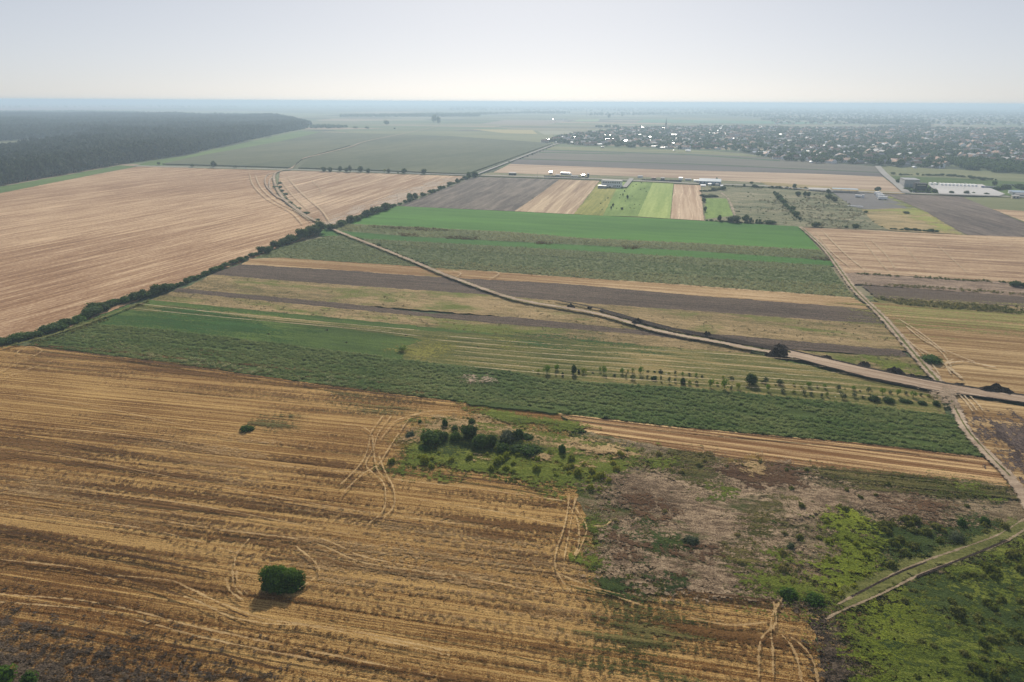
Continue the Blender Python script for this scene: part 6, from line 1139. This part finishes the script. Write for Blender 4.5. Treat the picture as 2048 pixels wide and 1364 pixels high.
BR += [t3(*p) for p in [(100, 432), (95, 562), (310, 426), (222, 300), (300, 320), (125, 290), (335, 462), (745, 550), (530, 640), (610, 612), (605, 645), (650, 545), (1000, 612), (1010, 404), (1038, 406), (845, 400), (865, 425), (770, 362), (935, 116), (952, 112), (2000, 246), (1345, 152), (1420, 212), (1460, 212), (1400, 322), (1855, 330), (1980, 328), (1390, 374), (2005, 382), (1935, 396), (1990, 686), (1630, 786), (1750, 676), (190, 748), (755, 798), (140, 712),
      (1590, 458), (1810, 428), (1640, 468), (1125, 588), (1360, 628)]]
for px, py in BR: house(px, py+.6, 'metal', RNG.uniform(.5, .95), turn=RNG.random() < .3)
for p in [(90, 516), (1140, 512), (1720, 650), (1620, 632), (780, 606), (425, 538), (275, 505), (500, 468), (680, 460), (1015, 450), (1120, 465), (560, 532), (1000, 556), (965, 552), (850, 684), (1255, 622), (620, 402), (850, 476), (1290, 520), (545, 762)]:
    house(*t3(*p), 'tile2', RNG.uniform(1.0, 1.5))
VP = [(1086, 286), (1110, 277), (1127, 272), (1213, 262), (1244, 256), (1300, 256), (1400, 254), (1480, 252.5), (1521, 254.5), (1612, 257), (1720, 256), (1809, 253), (1860, 256), (1921, 258), (2048, 258), (2300, 262), (2300, 350), (2048, 338), (1990, 328), (1895, 327), (1890, 337), (1819, 335.5), (1770, 333), (1720, 328), (1629, 326.5), (1554, 320), (1500, 310), (1480, 302.5), (1400, 299), (1330, 297.5), (1236, 294), (1160, 291), (1116, 287)]
vp = np.array(VP); k2 = 0
while NH[0] < 296:
    px, py = RNG.uniform(1090, 2046), 254+80*RNG.random()**.8
    if in_poly(np.array([[px, py]]), VP)[0]: house(px, py, ['tile', 'greyroof', 'tile', 'tile2', 'greyroof'][k2 % 5], RNG.uniform(.8, 1.25)); k2 += 1
# more houses of the far settlement on the right and of the village back rows: too many to tell apart
def many_houses(name, px, dens, label):
    P = pts_in(GP(px), dens); key = 'hs'
    return scatter_pts(name, P, key, RNG.uniform(.8, 1.4, len(P)), np.zeros(len(P)), label)
proto('hs', HS['tile']+HS['greyroof']+HS['tile2']+HS['metal'][:1])
many_houses('far_houses', VP, 1/1500., 'further roofs of the village among the trees')
many_houses('far_houses', [(1546, 248), (1720, 250), (2100, 250), (2100, 228), (1500, 226), (1540, 240)], 1/16000., 'roofs of the settlements in the haze beyond the village')
many_houses('far_houses', [(-300, 230), (300, 228), (300, 224), (-300, 224)], 1/30000., 'roofs of the far village behind the forest')
# village trees: nearest ones singly, the rest as a mass
n = 0; front = [p for p in VP[17:]]
while n < 240:
    px, py = RNG.uniform(1095, 2046), RNG.uniform(270, 338)
    if not in_poly(np.array([[px, py]]), VP)[0] or RNG.random() > ((py-262)/70)**1.2: continue
    x, y = G(px, py); o = link('village_tree', CR['far'][n % 4], None, (x, y, 0), RNG.uniform(0, 6), (RNG.uniform(7, 13), RNG.uniform(7, 13), RNG.uniform(6, 12))); zn = zone(px, py)
    tag(o, 'bushy green garden tree, '+zn, 'tree', 'garden trees '+zn); n += 1
def tree_mass(name, px, dens, w, h, label):
    P = pts_in(GP(px), dens); P = P[np.abs(P[:, 0]) < P[:, 1]*.95]
    scatter_pts(name, P, 'vcrown', RNG.uniform(*w, len(P)), np.zeros(len(P)), label, RNG.uniform(*h, len(P)))
tree_mass('village_trees', VP, 1/420., (6, 12), (4, 10), 'mass of garden trees between the village houses')
tree_mass('village_trees', [(1880, 322), (1960, 326), (2048, 330), (2300, 338), (2300, 356), (2048, 348), (1990, 345), (1930, 340)], 1/110., (8, 14), (6, 10), 'dark wood along the lower right edge of the village')
tree_mass('far_trees', [(1546, 248), (1720, 250), (2100, 252), (2100, 226), (1400, 222), (1420, 229), (1540, 238)], 1/8000., (10, 20), (8, 14), 'trees scattered between far settlements on the right')
tree_mass('far_trees', [(1690, 247), (1809, 251), (1860, 254), (1860, 250), (1810, 246.5), (1690, 243.5)], 1/600., (8, 14), (7, 11), 'trees of the outlying row beyond the village')
# far tower blocks on the horizon
for i, (px, py, w, h) in enumerate([(1401, 215, 14, 26), (1503, 216, 42, 24), (1467, 216, 20, 20), (1600, 218, 60, 14), (1680, 219, 60, 14), (1745, 219, 20, 34), (2043, 222, 30, 44), (2036, 223, 24, 22), (938, 212.5, 50, 24)]):
    x, y = G(px, py); o = link('tower_block', bm('tower_block', [(-w, w, -12, 12, 0, h*1.4), (-w*.3, w*.3, -5, 5, h*1.4, h*1.4+4)], [BM['concrete']]), None, (x, y, 0), -.1)
    tag(o, ['small block above the church quarter on the horizon', 'wide square block standing out on the horizon right of centre', 'narrow block left of the wide square one on the horizon', 'long low factory hall on the horizon above the village middle', 'second long low hall to the right on the horizon', 'tall narrow block right of the two long halls on the horizon', 'tallest silhouette at the right end of the horizon', 'lower block beside the tallest one at the right horizon end', 'lone broad block on the horizon near the centre'][i], 'building', 'far buildings on the horizon')

# ================================================================ HAZE
k = NT('haze'); pv = k.n('VolumePrincipled')
pv.inputs['Color'].default_value = (.555, .735, .925, 1); pv.inputs['Density'].default_value = 2.0e-4; pv.inputs['Anisotropy'].default_value = .27
ho = k.n('OutputMaterial'); k.t.links.new(pv.outputs[0], ho.inputs['Volume'])
h0, h1, hb = -1.0, 106.0, E*.97
V = [(sx*hb, yy, zz) for zz in (h0, h1) for sx, yy in ((-1, -2500), (1, -2500), (1, hb), (-1, hb))]
hz = link('haze', mesh('haze', V, [[3, 2, 1, 0], [4, 5, 6, 7], [0, 1, 5, 4], [1, 2, 6, 5], [2, 3, 7, 6], [3, 0, 4, 7]], [k.m]))
tag(hz, 'pale blue summer haze over the whole plain', kind='stuff')
